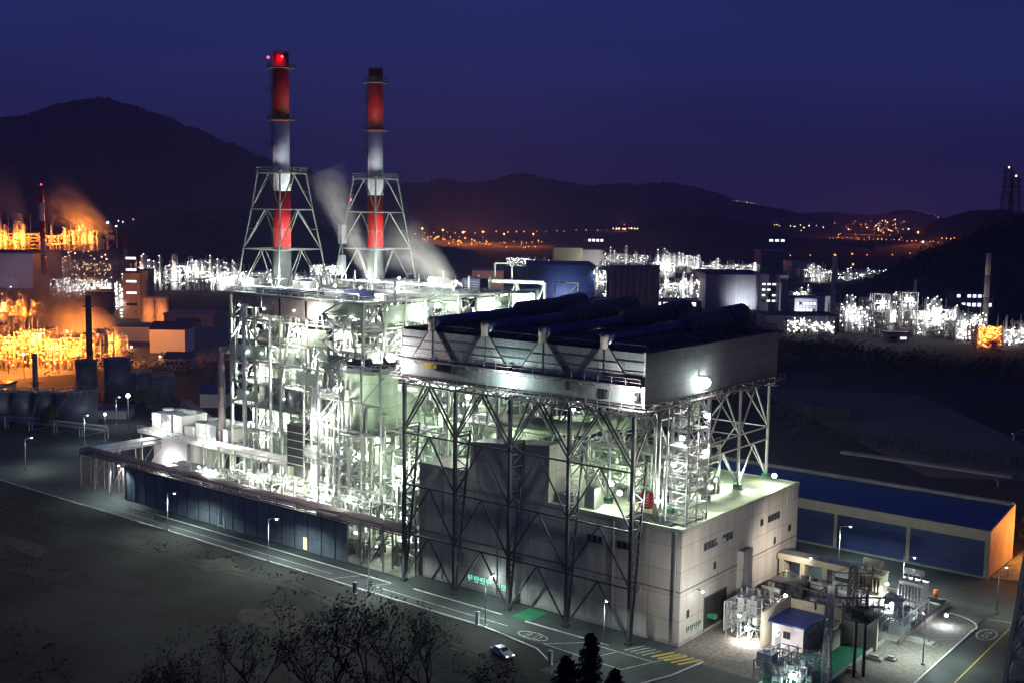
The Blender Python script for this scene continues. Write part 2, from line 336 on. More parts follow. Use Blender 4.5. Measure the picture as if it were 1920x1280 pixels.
hill('distant_hill', [(1430,410),(1500,400),(1560,398),(1600,402),(1640,404),(1700,392),(1745,403),(1790,412),(1850,420)], 6800, 900, 900, 11, .04, 8)
hill('middle_hill', [(1080,452),(1130,446),(1170,436),(1220,414),(1270,402),(1330,404),(1380,412),(1430,424),(1490,444),(1560,462),(1620,470)], 2700, 600, 700, 13, .05, 9, step=5)
hill('low_hill', [(70,470),(100,452),(150,444),(200,438),(245,420),(300,404),(350,396),(420,390),(480,396),(560,412),(640,430),(700,440),(740,452),(800,458),(880,470),(930,492)], 1650, 380, 500, 17, .05, 5, step=8)
hill('far_right_hill', [(1640,452),(1690,440),(1730,424),(1765,410),(1820,396),(1870,392),(1930,398),(2020,410),(2150,430)], 2500, 500, 600, 19, .05, 5)
hill('right_hill', [(1480,590),(1560,556),(1600,536),(1650,512),(1700,484),(1750,466),(1800,450),(1850,424),(1900,408),(1960,388),(2060,360),(2300,330)], 900, 200, 420, 23, .06, 7, step=5)
def on_ground(px, py):           # the visible point of hillside or plain on this bearing
    d = ray(px, py).normalized(); best = None
    for t in HILLS:
        h = t.ray_cast(CP, d)
        if h[0] is not None and (best is None or h[3] < best[1]): best = (h[0], h[3])
    if d.z < -1e-4:
        t0 = (0-CP.z)/d.z
        if best is None or t0 < best[1]: best = (CP+d*t0, t0)
    return best[0] if best else None
# ------------------------------------------------------------------ ground
g = MB(); n = 40
g.quad((-16000,-2000,-.05), (9000,-2000,-.05), (9000,16000,-.05), (-16000,16000,-.05)); g.build('ground', mt['terrain'], kind='structure')
g = MB(); g.quad((-420,-90,-.035), (60,-90,-.035), (60,-13.2,-.035), (-420,-13.2,-.035)); g.build('field', mt['grass'], kind='structure')
qf = random.Random(44)
for k in range(13):
    cx_, cy_ = qf.uniform(-210,-20), qf.uniform(-62,-20); p_ = []; rx, ry = qf.uniform(4,16), qf.uniform(1.5,6)
    for t in range(26): a_ = 2*PI*t/26; rr = 1+.45*mnoise.noise(Vector((math.cos(a_)*1.6+k*9, math.sin(a_)*1.6, 0))); p_.append((cx_+rx*rr*math.cos(a_), cy_+ry*rr*math.sin(a_), -.031+.0015*k))
    g = MB(); g.v = p_; g.f = [tuple(range(26))]; g.m = [0]; g.sm = [False]; g.build('bare_patch' if k % 3 else 'gravel_patch', mt['terrain' if k % 3 else 'gravelp'], kind='structure')
g = MB()
for off in (0, 1.7):
    P = [(-200,-22-off*1.1),(-150,-27-off),(-110,-24-off),(-70,-19-off),(-46,-22-off),(-22,-22.5-off)]
    for (xa,ya),(xb,yb) in zip(P,P[1:]): g.quad((xa,ya-.22,-.009),(xb,yb-.22,-.009),(xb,yb+.22,-.009),(xa,ya+.22,-.009))
g.build('wheel_track', mt['gravelp'], kind='structure')
# hillside the photographer stands on: well under the line of sight
def hillz(x, y): return max(-3., 64.5-.52*math.hypot(x-CP.x, y-CP.y))
B = MB(); S = 4
for i in range(61):
    for j in range(61):
        x, y = CP.x-120+i*S, CP.y-120+j*S; B.v.append((x, y, hillz(x, y)+mnoise.noise(Vector((x*.1, y*.1, 0)))*.5))
for i in range(60):
    for j in range(60): a = i*61+j; B.f.append((a, a+61, a+62, a+1)); B.m.append(0); B.sm.append(True)
B.build('hillside', mt['grass'], kind='structure')
r = MB(); r.quad((-420,-13.2,-.02), (-11.5,-13.2,-.02), (-11.5,-4.2,-.02), (-420,-4.2,-.02)); r.quad((-150,-4.2,-.02), (-150,34,-.02), (-240,34,-.02), (-240,-4.2,-.02))
r.build('road', mt['asphalt'], kind='structure')
r = MB(); r.quad((-11.5,-22,-.022), (2.0,-22,-.022), (2.0,0,-.022), (-11.5,-4.2,-.022)); r.quad((-60,-4.2,-.024), (3,-4.2,-.024), (3,-.3,-.024), (-60,-.3,-.024)); r.quad((-11.5,-40,-.026), (24,-40,-.026), (16,-4,-.026), (2.0,-4,-.026))
r.quad((34.8,-40,-.022), (60,-40,-.022), (60,70,-.022), (34.8,46,-.022)); r.quad((-12,46,-.024), (60,70,-.024), (60,69.5,-.024), (-12,46,-.024))
r.quad((-14,44.5,-.021), (34.8,46,-.021), (60,70,-.021), (-14,70,-.021)); r.build('side_road', mt['asphalt'], kind='structure')
y = MB(); y.quad((-150,-3.4,-.012), (-57,-3.4,-.012), (-57,90,-.012), (-150,90,-.012)); y.build('plant_yard', mt['yardc'], kind='structure')
y = MB(); y.quad((.1,-4,-.012), (16,-4,-.012), (34.3,-4,-.012), (34.3,46,-.012), (.1,46,-.012)); y.build('substation_yard', mt['gravel'], kind='structure')
k = MB()
k.box(-420,-30,-13.5,-13.2,-.05,.13); k.bar((-30,-13.35,.04),(-17,-15.5,.04),.3,.2); k.bar((-17,-15.5,.04),(-11,-19.3,.04),.3,.2)
k.box(-141,-57.5,-7.4,-7.15,-.05,.12); k.box(-52,-31,-7.0,-6.75,-.05,.12); k.box(-26,-9,-7.0,-6.75,-.05,.12)
k.box(34.5,34.8,-40,40,-.05,.13)
for t in range(8):
    a, b = PI*t/16, PI*(t+1)/16; k.bar((28.8+6*math.cos(a), 40+5*math.sin(a), .04), (28.8+6*math.cos(b), 40+5*math.sin(b), .04), .3, .2)
k.box(16.5,16.8,-12,-4,-.05,.13); k.bar((6.2,-3,.04),(5.0,-11,.04),.3,.2); k.bar((5.0,-11,.04),(3.0,-17,.04),.3,.2); k.box(-149,-148.7,2,30,-.05,.12)
k.build('kerb', mt['kerb'], kind='structure')
p = MB()
p.quad((-58,-10.6,0),(-27,-10.6,0),(-27,-10.35,0),(-58,-10.35,0)); p.quad((-140,-10.7,0),(-70,-10.7,0),(-70,-10.5,0),(-140,-10.5,0))
def stripe(a, b, w=.22):
    a, b = Vector((*a, 0)), Vector((*b, 0)); e = (b-a).normalized().cross(Vector((0,0,1)))*w/2; p.quad(a-e, b-e, b+e, a+e)
stripe((-17.5,-13),(-12.5,-8)); stripe((-17.5,-13),(-2,-13.8)); stripe((-12.5,-8),(.5,-8)); stripe((-2.2,-14),(2.5,-2)); stripe((-68,-13),(-65,-7.5)); stripe((-59.5,-11),(-57,-7)); stripe((-8.5,-13.4),(-6.5,-8.2))
for q in range(4): stripe((-6+q*1.1,-6.8),(-4.5+q*1.1,-3.2), .3)
def ring(cx, cy, a, b, w=.28, seg=22):
    for q in range(seg):
        t, s_ = 2*PI*q/seg, 2*PI*(q+1)/seg
        p.quad((cx+a*math.cos(t), cy+b*math.sin(t), .002), (cx+a*math.cos(s_), cy+b*math.sin(s_), .002), (cx+(a-w)*math.cos(s_), cy+(b-w)*math.sin(s_), .002), (cx+(a-w)*math.cos(t), cy+(b-w)*math.sin(t), .002))
ring(-21,-11.3, 3.0, 1.5); ring(-133,-9.5, 3.6, 1.5); ring(37.0, 38.6, 1.6, 3.0)
for cx, cy, rz in ((-22,-11.3,0),(-20,-11.3,0),(-134,-9.5,0),(-132,-9.5,0)):       # digits 30 in the rings
    pass
def digit(ch, cx, cy, sx_, sy, along='x'):
    seg = {'3': [((0,1),(1,1)),((0,.5),(1,.5)),((0,0),(1,0)),((1,0),(1,1))], '0': [((0,0),(1,0)),((1,0),(1,1)),((1,1),(0,1)),((0,1),(0,0))]}[ch]
    for (a, b), (c, d) in seg:
        if along == 'x': stripe((cx+(a-.5)*sx_, cy+(b-.5)*sy), (cx+(c-.5)*sx_, cy+(d-.5)*sy), .2)
        else: stripe((cx+(b-.5)*sy, cy-(a-.5)*sx_), (cx+(d-.5)*sy, cy-(c-.5)*sx_), .2)
digit('3',-22,-11.3,.9,1.5); digit('0',-20,-11.3,.9,1.5); digit('3',-134,-9.5,.9,1.5); digit('0',-132,-9.5,.9,1.5); digit('3',37,39.7,.8,1.1); digit('0',37,37.6,.8,1.1)
p.build('road_markings', mt['paint'], kind='structure')
p = MB(); stripe((39.2,-40),(39.2,44),.2)
for q in range(5): stripe((-1.2+q*1.2,-6.4),(.6+q*1.2,-2.4), .55)
stripe((35,46.3),(48,50),.35)
p.build('yellow_road_markings', mt['ypaint'], kind='structure')
g = MB(); g.quad((-29.5,-6.3,.0),(-25.5,-6.3,.0),(-25.5,-1,.0),(-29.5,-1,.0)); g.build('green_crossing', mt['green'], kind='structure')
# ------------------------------------------------------------------ turbine hall
H = thing('turbine_hall', 'large beige clad turbine hall under the raised condenser, with lit flat roof', 'building', (-28,22,0))
b = MB(); b.box(-57,0,0,44,0,18.9); b.build('wall', mt['hall'], H)
b = MB(); b.box(-57.05,-26.6,0,9,18.9,21.8)
b.v += [(-44.5,.0,21.8),(-26.5,0,21.8),(-26.5,5,21.8),(-44.5,5,21.8),(-44.5,0,27.6),(-26.5,0,29.4),(-26.5,5,29.4),(-44.5,5,27.6)]
nn = len(b.v)-8
for q in ((3,2,1,0),(4,5,6,7),(0,1,5,4),(1,2,6,5),(2,3,7,6),(3,0,4,7)): b.f.append(tuple(nn+i for i in q)); b.m.append(0); b.sm.append(False)
b.build('raised_wall', mt['hall'], H)
b = MB(); b.box(-56.6,-.4,.4,43.6,18.9,19.05); b.build('roof', mt['roof'], H)
b = MB(); b.box(-57.1,.1,-.1,.35,18.7,19.4); b.box(-.3,.12,.4,44.1,18.7,19.4); b.box(-57.1,.1,43.7,44.1,18.6,19.35); b.box(-57.15,-44.5,-.12,.3,21.7,22.1); b.build('parapet', mt['gsteel'], H)
b = MB(); b.box(-57.05,.04,-.03,0.3,.0,.6); b.box(-.2,.04,.3,44,.0,.6); b.build('plinth', mt['concrete'], H)
b = MB(); b.box(-57.02,.05,-.06,.2,8.9,9.1); b.box(-.2,.06,.2,44,8.9,9.1); b.build('wall_trim', mt['brownp'], H)
def winstrip(x, y, z, n, axis, s=1.0):
    for i in range(n):
        f = MB(); g_ = MB(); o = i*s*1.05
        if axis == 'y': f.box(x-.05,x+.08,y+o,y+o+s*.9,z,z+1.3); g_.box(x+.02,x+.1,y+o+.1,y+o+s*.9-.1,z+.12,z+1.18)
        else: f.box(x+o,x+o+s*.9,y-.08,y+.05,z,z+1.3); g_.box(x+o+.1,x+o+s*.9-.1,y-.1,y-.02,z+.12,z+1.18)
        fo = f.build('window', mt['dsteel'], H); g_.build('pane', mt['glass'], fo)
winstrip(0,7.4,14.2,4,'y',1.15); winstrip(0,13.9,14.2,3,'y',1.2); winstrip(0,28.2,14.0,1,'y',1.2); winstrip(0,31.2,14.0,4,'y',1.2); winstrip(0,40.0,10.5,1,'y',1.3); winstrip(0,11.0,10.2,1,'y',.9); winstrip(0,34,9.4,1,'y',.9); winstrip(0,2.3,4.2,1,'y',.9)
winstrip(-18.2,0,14.1,3,'x',1.0); winstrip(-12.2,0,14.1,3,'x',1.0)
d = MB(); d.box(-30.2,-28.9,-.07,.1,0.6,3.0); do = d.build('door', mt['msteel'], H); h_ = MB(); h_.box(-29.1,-29.0,-.12,-.06,1.6,1.8); h_.build('handle', mt['galv'], do)
d = MB(); d.box(-.1,.06,8.2,15.8,.6,5.9); do = d.build('loading_door', mt['rubber'], H); d = MB(); d.box(.06,.12,8.0,8.25,.3,6.1); d.box(.06,.12,15.75,16,.3,6.1); d.box(.06,.12,8.0,16,5.85,6.1); d.build('door_frame', mt['dsteel'], do)
d = MB(); d.box(0,1.2,19.7,23.2,0.2,11.5); d.build('wall_recess_pier', mt['hall'], H)
for i in range(3):
    d = MB(); yy = 39.0+i*1.0; d.bar((.18, yy, 19.3),(.18, yy, 15.6+i*.4),.22); d.build('downpipe', mt['galv'], H)
for x in (-51,-37.8,-12.9,-1.0):
    MB().bar((x,-.2,18.6),(x,-.2,.5),.24).build('downpipe', mt['msteel'], H)
for x,z in ((-47,5.5),(-34,7),(-22,5.2),(-9,7.4)):
    v_ = MB(); v_.box(x,x+1.6,-.22,-.02,z,z+1.1)
    for k in range(4): v_.box(x+.05,x+1.55,-.3,-.22,z+.1+k*.26,z+.2+k*.26)
    v_.build('vent', mt['msteel'], H)
rg = random.Random(5)
def blocktext(nm, n, x, y, z, axis, s=1.0, m='lgreen'):
    for i in range(n):
        c = MB()
        def st(u0, v0, u1, v1):
            u0, u1, v0, v1 = u0*s, u1*s, v0*s, v1*s
            if axis == 'x': c.box(x+i*s*1.35+u0, x+i*s*1.35+u1, y-.14, y-.08, z+v0, z+v1)
            else: c.box(x+.08, x+.14, y+i*s*1.35+u0, y+i*s*1.35+u1, z+v0, z+v1)
        st(0,.8,.55,.95); st(0,.45,.15,.8); st(0,.42,.6,.55); st(.75,.3,.9,1.05); 
        if i % 2: st(.9,.6,1.1,.72)
        st(.1,.0,.9,.14) if i % 3 else st(.2,.0,.34,.35)
        c.build('sign_character', mt[m], H)
blocktext('a', 4, -44.6, 0, 1.6, 'x', 1.1); blocktext('b', 3, -38.0, 0, 1.5, 'x', 1.0); blocktext('c', 4, 0, 2.2, 1.7, 'y', .95, 'green'); 
# equipment on the hall roof: each its own thing
def roofbox(nm, lab, cat, x, y, sx_, sy, sz, m, z=19.05):
    t = thing(nm, lab, cat, (x,y,z)); a = MB(); a.box(x-sx_/2,x+sx_/2,y-sy/2,y+sy/2,z+.15,z+sz); a.box(x-sx_*.45,x+sx_*.45,y-sy*.45,y+sy*.45,z,z+.15); a.build('casing', m, t)
    a = MB(); a.lathe((x,y,z+sz), [(min(sx_,sy)*.36,0),(min(sx_,sy)*.36,.3),(min(sx_,sy)*.3,.34)], 14); a.build('fan_cowl', mt['dsteel'], t)
    a = MB()
    for q in range(4): a.box(x-sx_*.4,x+sx_*.4,y-sy/2-.05,y-sy/2,z+.4+q*(sz-.6)/4,z+.4+q*(sz-.6)/4+.12)
    a.build('louvre', mt['msteel'], t)
    return t
roofbox('roof_cabinet','red fronted cabinet on the hall roof beside the stair tower','cabinet',-12.5,9.5,2.2,1.6,2.6,mt['red'])
roofbox('roof_ventilator','tall pale box ventilator below the bright lamp on the hall roof','ventilator',-19.6,3.4,2.0,2.0,3.6,mt['vessel'])
roofbox('roof_ventilator','low wide grey ventilator near the front edge of the hall roof','ventilator',-24,2.6,3.4,1.8,1.8,mt['msteel'])
roofbox('roof_ventilator','small green ventilator box at the middle of the hall roof','ventilator',-14.5,16,2.2,2.2,2.0,mt['casing'])
roofbox('roof_ventilator','pale ventilator box near the far edge of the hall roof','ventilator',-13,33,2.6,2.2,2.2,mt['vessel'])
a = MB()
for q in range(7): a.bar((-11.5,.9+q*.5,19.35+.05*q),(-3,.9+q*.5,19.35+.05*q),.22)
a.box(-11.6,-11.2,.6,4.2,19.05,19.3); a.box(-3.2,-2.9,.6,4.2,19.05,19.3); a.build('pipe_stack', mt['dsteel'], loc=(-7,2,19.05), label='dark bundle of pipes lying on the hall roof near its front corner', cat='pipe bundle')
# roof process skid: green pipe structure standing on the roof left of the stair tower
T = thing('roof_pipe_rack','pale green pipe rack full of valves on the hall roof under the condenser','pipe rack',(-20,16,19.05))
steel(T,-26,-8,11,27,[22.3,25.2,28.2],4,3,random.Random(8),mt['gsteel'],mt['gsteel'],mt['casing'],mt['vessel'],npipe=34,nves=4,nbox=5,brace=.5,deckp=.25)
T = thing('steam_duct','very large pale green steam duct rising from the hall to the condenser','duct',(-40,14,19.05))
a = MB(); a.path([(-52,14,21),(-52,14,26),(-30,20,30.5),(-14,26,33),(-14,26,38.2)],1.9,16); a.build('duct_shell', mt['casing'], T)
a = MB()
for (u,v,s_) in ((-45,15.8,27),(-36,18.3,29),(-22,23,31)): a.bar((u,v,19.05),(u,v,s_-.8),.4); a.bar((u+1.5,v,19.05),(u,v,s_-1.4),.2)
a.build('support', mt['gsteel'], T)
T = thing('steam_duct','second pale green steam duct crossing behind the raised hall block','duct',(-36,9,21.8))
a = MB(); a.path([(-43,7.5,19.2),(-43,7.5,31),(-24,7.5,31.5),(-20,12,34),(-20,12,38.2)],1.2,14); a.build('duct_shell', mt['gsteel'], T)
# ------------------------------------------------------------------ air cooled condenser
A = thing('air_cooled_condenser', 'raised air cooled condenser with dark clad box and four roof ducts on lattice legs', 'condenser', (-30,17,0))
b = MB(); b.box(-56,-4,-6,-5.8,39.7,47.9); b.build('front_wall', mt['acc'], A)
b = MB(); b.box(-4.2,-3.98,-5.79,41,39.7,47.9); b.build('side_wall', mt['acc'], A)
b = MB(); b.box(-56.02,-55.8,-5.79,41,39.7,47.9); b.box(-55.79,-4.21,40.8,41,39.7,47.9); b.build('back_wall', mt['acc'], A)
b = MB(); b.box(-4.25,-3.9,-6.12,-5.8,39.3,48.1); b.box(-56.15,-55.9,-6.1,-5.8,39.3,48.1); b.build('corner_trim', mt['accl'], A)
b = MB()
for i in range(4): b.box(-55.7+i*13,-43.3+i*13-.2,-5.7,40.7,39.3,39.6)
b.build('fan_deck', mt['dsteel'], A)
AX = [-48.4,-36.1,-23.8,-11.5]
for i, x in enumerate(AX):
    t = MB(); zt, zb = 48.3, 43.3; y = -6.14
    n = len(t.v); t.v += [(x-4.6,y,zb),(x+4.6,y,zb),(x+.75,y,zt),(x-.75,y,zt),(x-4.6,y+.12,zb),(x+4.6,y+.12,zb),(x+.75,y+.12,zt),(x-.75,y+.12,zt)]
    for q in ((0,1,2,3),(7,6,5,4),(4,5,1,0),(1,5,6,2),(2,6,7,3),(3,7,4,0)): t.f.append(tuple(n+k for k in q)); t.m.append(0); t.sm.append(False)
    tr = t.build('bundle_end_panel', mt['accl'], A)
    t = MB(); t.bar((x-4.7,y-.04,zb),(x-.8,y-.04,zt),.16); t.bar((x+4.7,y-.04,zb),(x+.8,y-.04,zt),.16); t.bar((x,y-.05,zb),(x,y-.05,zt),.1); t.box(x-3.4,x+3.4,y-.09,y-.02,44.6,44.75); t.box(x-2.2,x+2.2,y-.09,y-.02,46,46.15)
    t.build('panel_frame', mt['dsteel'], tr)
    d = MB(); d.tube((x,-6.2,49.6),(x,30,49.9),1.0,1.15,seg=18); d.tube((x,30,49.9),(x,34,50.3),1.15,1.7,seg=18); d.build('header_duct', mt['duct'], A)
    d = MB()
    for q in range(26):
        y0 = 19+q*.83; R = 1.85 if q < 18 else 2.1; zc = 50.1 if q < 10 else 50.1+(q-10)*.03
        d.tube((x+.1,y0,zc),(x+.1,y0+.55,zc),R,R*1.03,seg=16); d.tube((x+.1,y0+.55,zc),(x+.1,y0+.83,zc),R*.86,R*.86,seg=16)
    d.build('ribbed_bellows', mt['bellows'], A)
    d = MB(); d.lathe((x,-6.35,48.15), [(.62,0),(.62,1.5),(.75,1.6),(.75,2.1),(.5,2.45),(.1,2.55)], 14); d.build('duct_end_cap', mt['pinkcap'], A)
    # sloping tube bundles either side of the duct
    d = MB()
    for s in (-1, 1):
        d.quad((x+s*.9,-5.7,49.2),(x+s*5.9,-5.7,40.2),(x+s*5.9,40.6,40.2),(x+s*.9,40.6,49.2)); d.quad((x+s*.7,-5.7,49.0),(x+s*.7,40.6,49.0),(x+s*5.7,40.6,40.0),(x+s*5.7,-5.7,40.0))
    d.build('tube_bundle', mt['dsteel'], A)
b = MB()
for i in range(5):
    xx = -56+i*13 if i < 4 else -4.3
    b.bar((min(-4.4,xx+.2),-5.6,48.0),(min(-4.4,xx+.2),40.6,48.0),.35,.5)
for y in range(-3, 40, 6):
    b.bar((-55.6,y,48.15),(-4.4,y,48.15),.22,.3)
b.rail([(-55.8,-5.6,48.0),(-4.2,-5.6,48.0)],1.1,.08,3); b.rail([(-55.8,40.5,48.0),(-4.2,40.5,48.0)],1.1,.1,3)
for x in (-42.2,-30,-17.6,-5.4): b.lattice((x,-5,48.2),(x,22,48.6),(0,0,1.2),14,.12,.1)
b.build('roof_truss', mt['dsteel'], A)
b = MB()
for z in (44.9,46.4): b.box(-55.8,-4.3,-6.1,-6.0,z,z+.12)
for x in range(-55,-4,2): pass
b.build('wall_girt', mt['dsteel'], A)
b = MB(); b.box(-56.3,-4,-7.3,-6.02,42.75,42.9); b.bar((-56.3,-7.3,42.7),(-4,-7.3,42.7),.28,.3); b.rail([(-56.3,-7.3,42.9),(-4.1,-7.3,42.9)],1.1,.06,2.6)
for x in range(-55,-4,3): b.bar((x,-6.02,41.9),(x,-7.3,42.7),.1)
b.build('front_walkway', mt['coping'], A)
b = MB()
for x, zz in ((-43,41.6),(-18.4,41.5),(-11,40.9),(-5.2,41.0),(-30.3,43.1)): b.box(x-.4,x+.4,-6.5,-6.06,zz-.7,zz+.7); b.box(x-.25,x+.25,-6.6,-6.5,zz-.5,zz+.4)
b.build('switch_box', mt['rubber'], A)
b = MB(); b.box(-49.8,-47.4,-6.9,-6.1,41.4,42.6); b.box(-49.4,-47.8,-6.95,-6.9,41.6,42.4); b.bar((-48.6,-6.5,42.6),(-48.6,-6.5,43.4),.2); b.build('crane_trolley', mt['yellow'], A)
# deck trusses
XC = [-56.7,-44.2,-31.7,-19.2,-6.7]; YC = [-4.5,7.7,19.9,32.0,43.8]
b = MB()
for y in YC[:4]+[41.2]: 
    b.bar((-56.9,y,39.1),(-4.2,y,39.1),.35,.45); b.bar((-56.9,y,37.6),(-4.2,y,37.6),.28)
    k = 0; x = -56.7
    while x < -5: b.bar((x,y,37.6 if k%2 else 39),(x+3.125,y,39 if k%2 else 37.6),.16); b.bar((x,y,37.6),(x,y,39),.14); x += 3.125; k += 1
for x in XC:
    b.bar((x,-6,39.0),(x,43,39.0),.35,.45); b.bar((x,-6,37.7),(x,43.5,37.7),.28)
    k = 0; y = -4.5
    while y < 42: b.bar((x,y,37.6 if k%2 else 39),(x,y+3.05,39 if k%2 else 37.6),.16); y += 3.05; k += 1
b.build('deck_truss', mt['dsteel'], A)
b = MB(); b.box(-57.6,-3.4,-7.2,-6.2,38.9,39.0); b.box(-3.9,-2.9,-6.2,42.4,38.9,39.0); b.rail([(-57.6,-7.2,39),(-2.9,-7.2,39),(-2.9,42.4,39)],1.1,.07,2.2)
for y in range(-6, 42, 3): b.bar((-4.2,y,38.0),(-3.0,y,38.9),.1)
b.build('lower_walkway', mt['coping'], A)
for i, x in enumerate(XC):
    for j, y in enumerate(YC):
        c = MB(); front = (j == 0)
        zn = 29.2; z0 = 0.12 if front else 19.12
        if front:
            c.bar((x,y,z0),(x,y,37.6),.55)
            q0, q1 = Vector((x,y+.7,1.5)), Vector((x,y+4.1,zn+.6)); c.bar(q0, q1, .32); c.bar((x,y,zn),(x,y+4.1,zn),.3)
            n = 13
            for k in range(n):
                a_, b_ = k/n, (k+1)/n
                P = lambda t: Vector((x,y,1.5+(zn-.9)*t)); Q = lambda t: q0.lerp(q1, t)
                c.bar(P(b_), Q(b_), .18); c.bar(P(a_) if k%2 else Q(a_), Q(b_) if k%2 else P(b_), .16)
        else:
            if -57 < x < -26 and y < 9 and False: continue
            c.bar((x,y,z0),(x,y,37.6),.42)
        for s in (-1, 1):
            xe = x+s*6.25
            if -57.5 < xe < -4 or (xe <= -57.5 and False):
                for dy in ((-.45,.45) if front else (0,)): c.bar((x,y+dy,zn),(xe,y+dy,37.7),.24)
            ye = y+s*6.1
            if -5 < ye < 43: c.bar((x,y,zn),(x,ye,37.7),.26); 
        if front: c.box(x-.5,x+.5,y-.5,y+.5,-.05,.5)
        else: c.box(x-.6,x+.6,y-.6,y+.6,19.06,19.5); c.bar((x-.9,y,19.3),(x+.9,y,19.3),.35)
        co_ = c.build('leg', mt['dsteel'] if front else mt['msteel'], A)
        if not front:
            q = MB(); q.box(x-.62,x+.62,y-.62,y+.62,19.5,20.1); q.build('leg_foot', mt['green'], co_)
for i in range(4):
    x, xn = XC[i], XC[i+1]; m_ = (x+xn)/2; c = MB(); y = -4.5
    for z in (28.4,18.7,9.3): c.bar((x,y,z),(xn,y,z),.26)
    for zt_, zb_ in ((28.4,18.7),(18.7,9.3),(9.3,.3)): c.bar((m_,y,zt_),(xn,y,zb_),.24); c.bar((m_,y,zt_),(x,y,zb_),.24)
    c.build('front_bracing', mt['dsteel'], A)
for j in range(4):
    for x in (XC[-1], XC[0], XC[2]):
        y, yn = YC[j], YC[j+1]; m_ = (y+yn)/2; c = MB()
        if j == 0: continue
        for z in (29.2,26.8): c.bar((x,y,z),(x,yn,z),.24)
        c.bar((x,m_,26.8),(x,yn,19.6),.24); c.bar((x,m_,26.8),(x,y,19.6),.24)
        c.build('side_bracing', mt['msteel'], A)
for j in range(1, 5):
    c = MB()
    for z in (29.2,): c.bar((XC[0],YC[j],z),(XC[-1],YC[j],z),.24)
    for i in range(4):
        m_ = (XC[i]+XC[i+1])/2; c.bar((m_,YC[j],29.2),(XC[i+1],YC[j],19.6),.2); c.bar((m_,YC[j],29.2),(XC[i],YC[j],19.6),.2)
    c.build('cross_bracing', mt['msteel'], A)
# stair tower
S = thing('stair_tower', 'grey steel stair tower climbing from the hall roof to the condenser deck', 'stair tower', (-2.4,7,19.05))
b = MB(); x0,x1,y0,y1 = -4.6,-.9,2.6,9.6
for x in (x0,x1):
    for y in (y0,(y0+y1)/2,y1): b.bar((x,y,19.06),(x,y,39.2),.22)
for k in range(8):
    z = 19.6+k*2.5
    for p_, q_ in (((x0,y0),(x1,y0)),((x1,y0),(x1,y1)),((x1,y1),(x0,y1)),((x0,y1),(x0,y0))): b.bar((*p_,z),(*q_,z),.16)
    b.bar((x1,y0,z),(x1,(y0+y1)/2,z+2.5),.1); b.bar((x1,y1,z),(x1,(y0+y1)/2,z+2.5),.1); b.bar((x0,y0,z),(x1,y0,z+2.5),.1)
b.build('frame', mt['msteel'], S)
b = MB()
for k in range(8):
    z = 19.6+k*2.5; b.box(x0,x1,y0,y0+1.2,z,z+.08); b.box(x0,x1,y1-1.2,y1,z,z+.08)
    for q in range(8):
        ya = y0+1.2+q*.57; zz = z+q*.3 if k%2 else z+2.3-q*.3; b.box(x0+.2,x0+1.6,ya,ya+.35,zz,zz+.08)
    b.rail([(x1,y0,z),(x1,y1,z)],1.1,.06,1.4); b.rail([(x0,y0,z),(x1,y0,z)],1.1,.06,1.4)
b.build('stair_flight', mt['galv'], S)
b = MB(); b.path([(-5.3,1.0,19.1),(-5.3,1.0,37.5)],.32,12); b.path([(-6.2,1.4,19.1),(-6.2,1.4,36),(-6.2,6,36)],.18,8); b.path([(-4.2,.9,19.1),(-4.2,.9,30)],.16,8)
b.build('riser_pipe', mt['pipe'], loc=(-5.5,1,19.1), label='bright vertical riser pipes in front of the stair tower', cat='pipe')
# ------------------------------------------------------------------ floodlights (things of their own)
def flood(lab, p, power, col, s=.5, aim=None, m='lhot', group='floodlights on the power plant', off=(0,-.5,0), spot=None):
    p = Vector(p); t = thing('floodlight', lab, 'floodlight', p, group)
    b = MB(); b.ball(p, s, 12, 8, .85); b.build('lamp_glass', mt[m], t)
    b = MB(); d = -Vector(off); d.normalize(); b.box(p.x-s*.8,p.x+s*.8,p.y-s*.3,p.y+s*.3,p.z+s*.8,p.z+s*1.05); b.bar(p+Vector((0,0,s)),p+d*(s+.8)+Vector((0,0,s)),.12); b.build('housing', mt['dsteel'], t)
    if spot: aim_ = Vector(spot[1]) if spot[1] else p-Vector((0,0,5)); point(t, p+(aim_-p).normalized()*(s+.3), power, col, s*.6, spot=spot[0], aim=aim_)
    else: point(t, p+Vector(off)*1.2, power, col, s*.6)
    return t
flood('floodlight at the middle of the condenser front walkway', (-30.3,-7.6,41.8), 3600, (.74,1,.93), .6, off=(0,-.9,0))
flood('floodlight at the right end of the condenser front wall beside the corner trim', (-5.4,-7.4,41.0), 6000, (.90,1,.95), .5, off=(0,-.9,.3))
flood('huge glaring floodlight at the left front corner of the condenser', (-57.2,-7.6,42.6), 6500, (1,.98,.95), .9, off=(.3,-1.2,0))
flood('large glaring floodlight alone on the dark right side wall of the condenser', (-3.0,11.1,41.7), 2300, (.70,1,.92), 1.1, off=(.6,0,0))
a = MB(); a.box(-3.9,-3.75,9.6,10.4,41.7,42.0); a.build('wall_luminaire', mt['lwhite'], loc=(-3.8,10,41.8), label='small strip luminaire beside the large side wall floodlight', cat='lamp')
for i, (p, l, pw) in enumerate([((-1.5,9.6,36.5),'topmost lamp on the stair tower',1500),((-2.8,4,33.4),'lamp at upper left landing of the stair tower',1500),((-1.2,9.1,30.5),'lamp at the middle right landing of the stair tower',1500),((-3.2,2.3,29.2),'lamp at the middle left landing of the stair tower',1200),((-1.5,11.8,24.0),'lamp on short pole behind the foot of the stair tower',2500),((-4.9,.4,23.2),'lamp at the foot of the bright riser pipes',2500)]):
    flood(l, p, pw, WW if i < 4 else (.9,1,.85), .42, off=(.4,-.3,0))
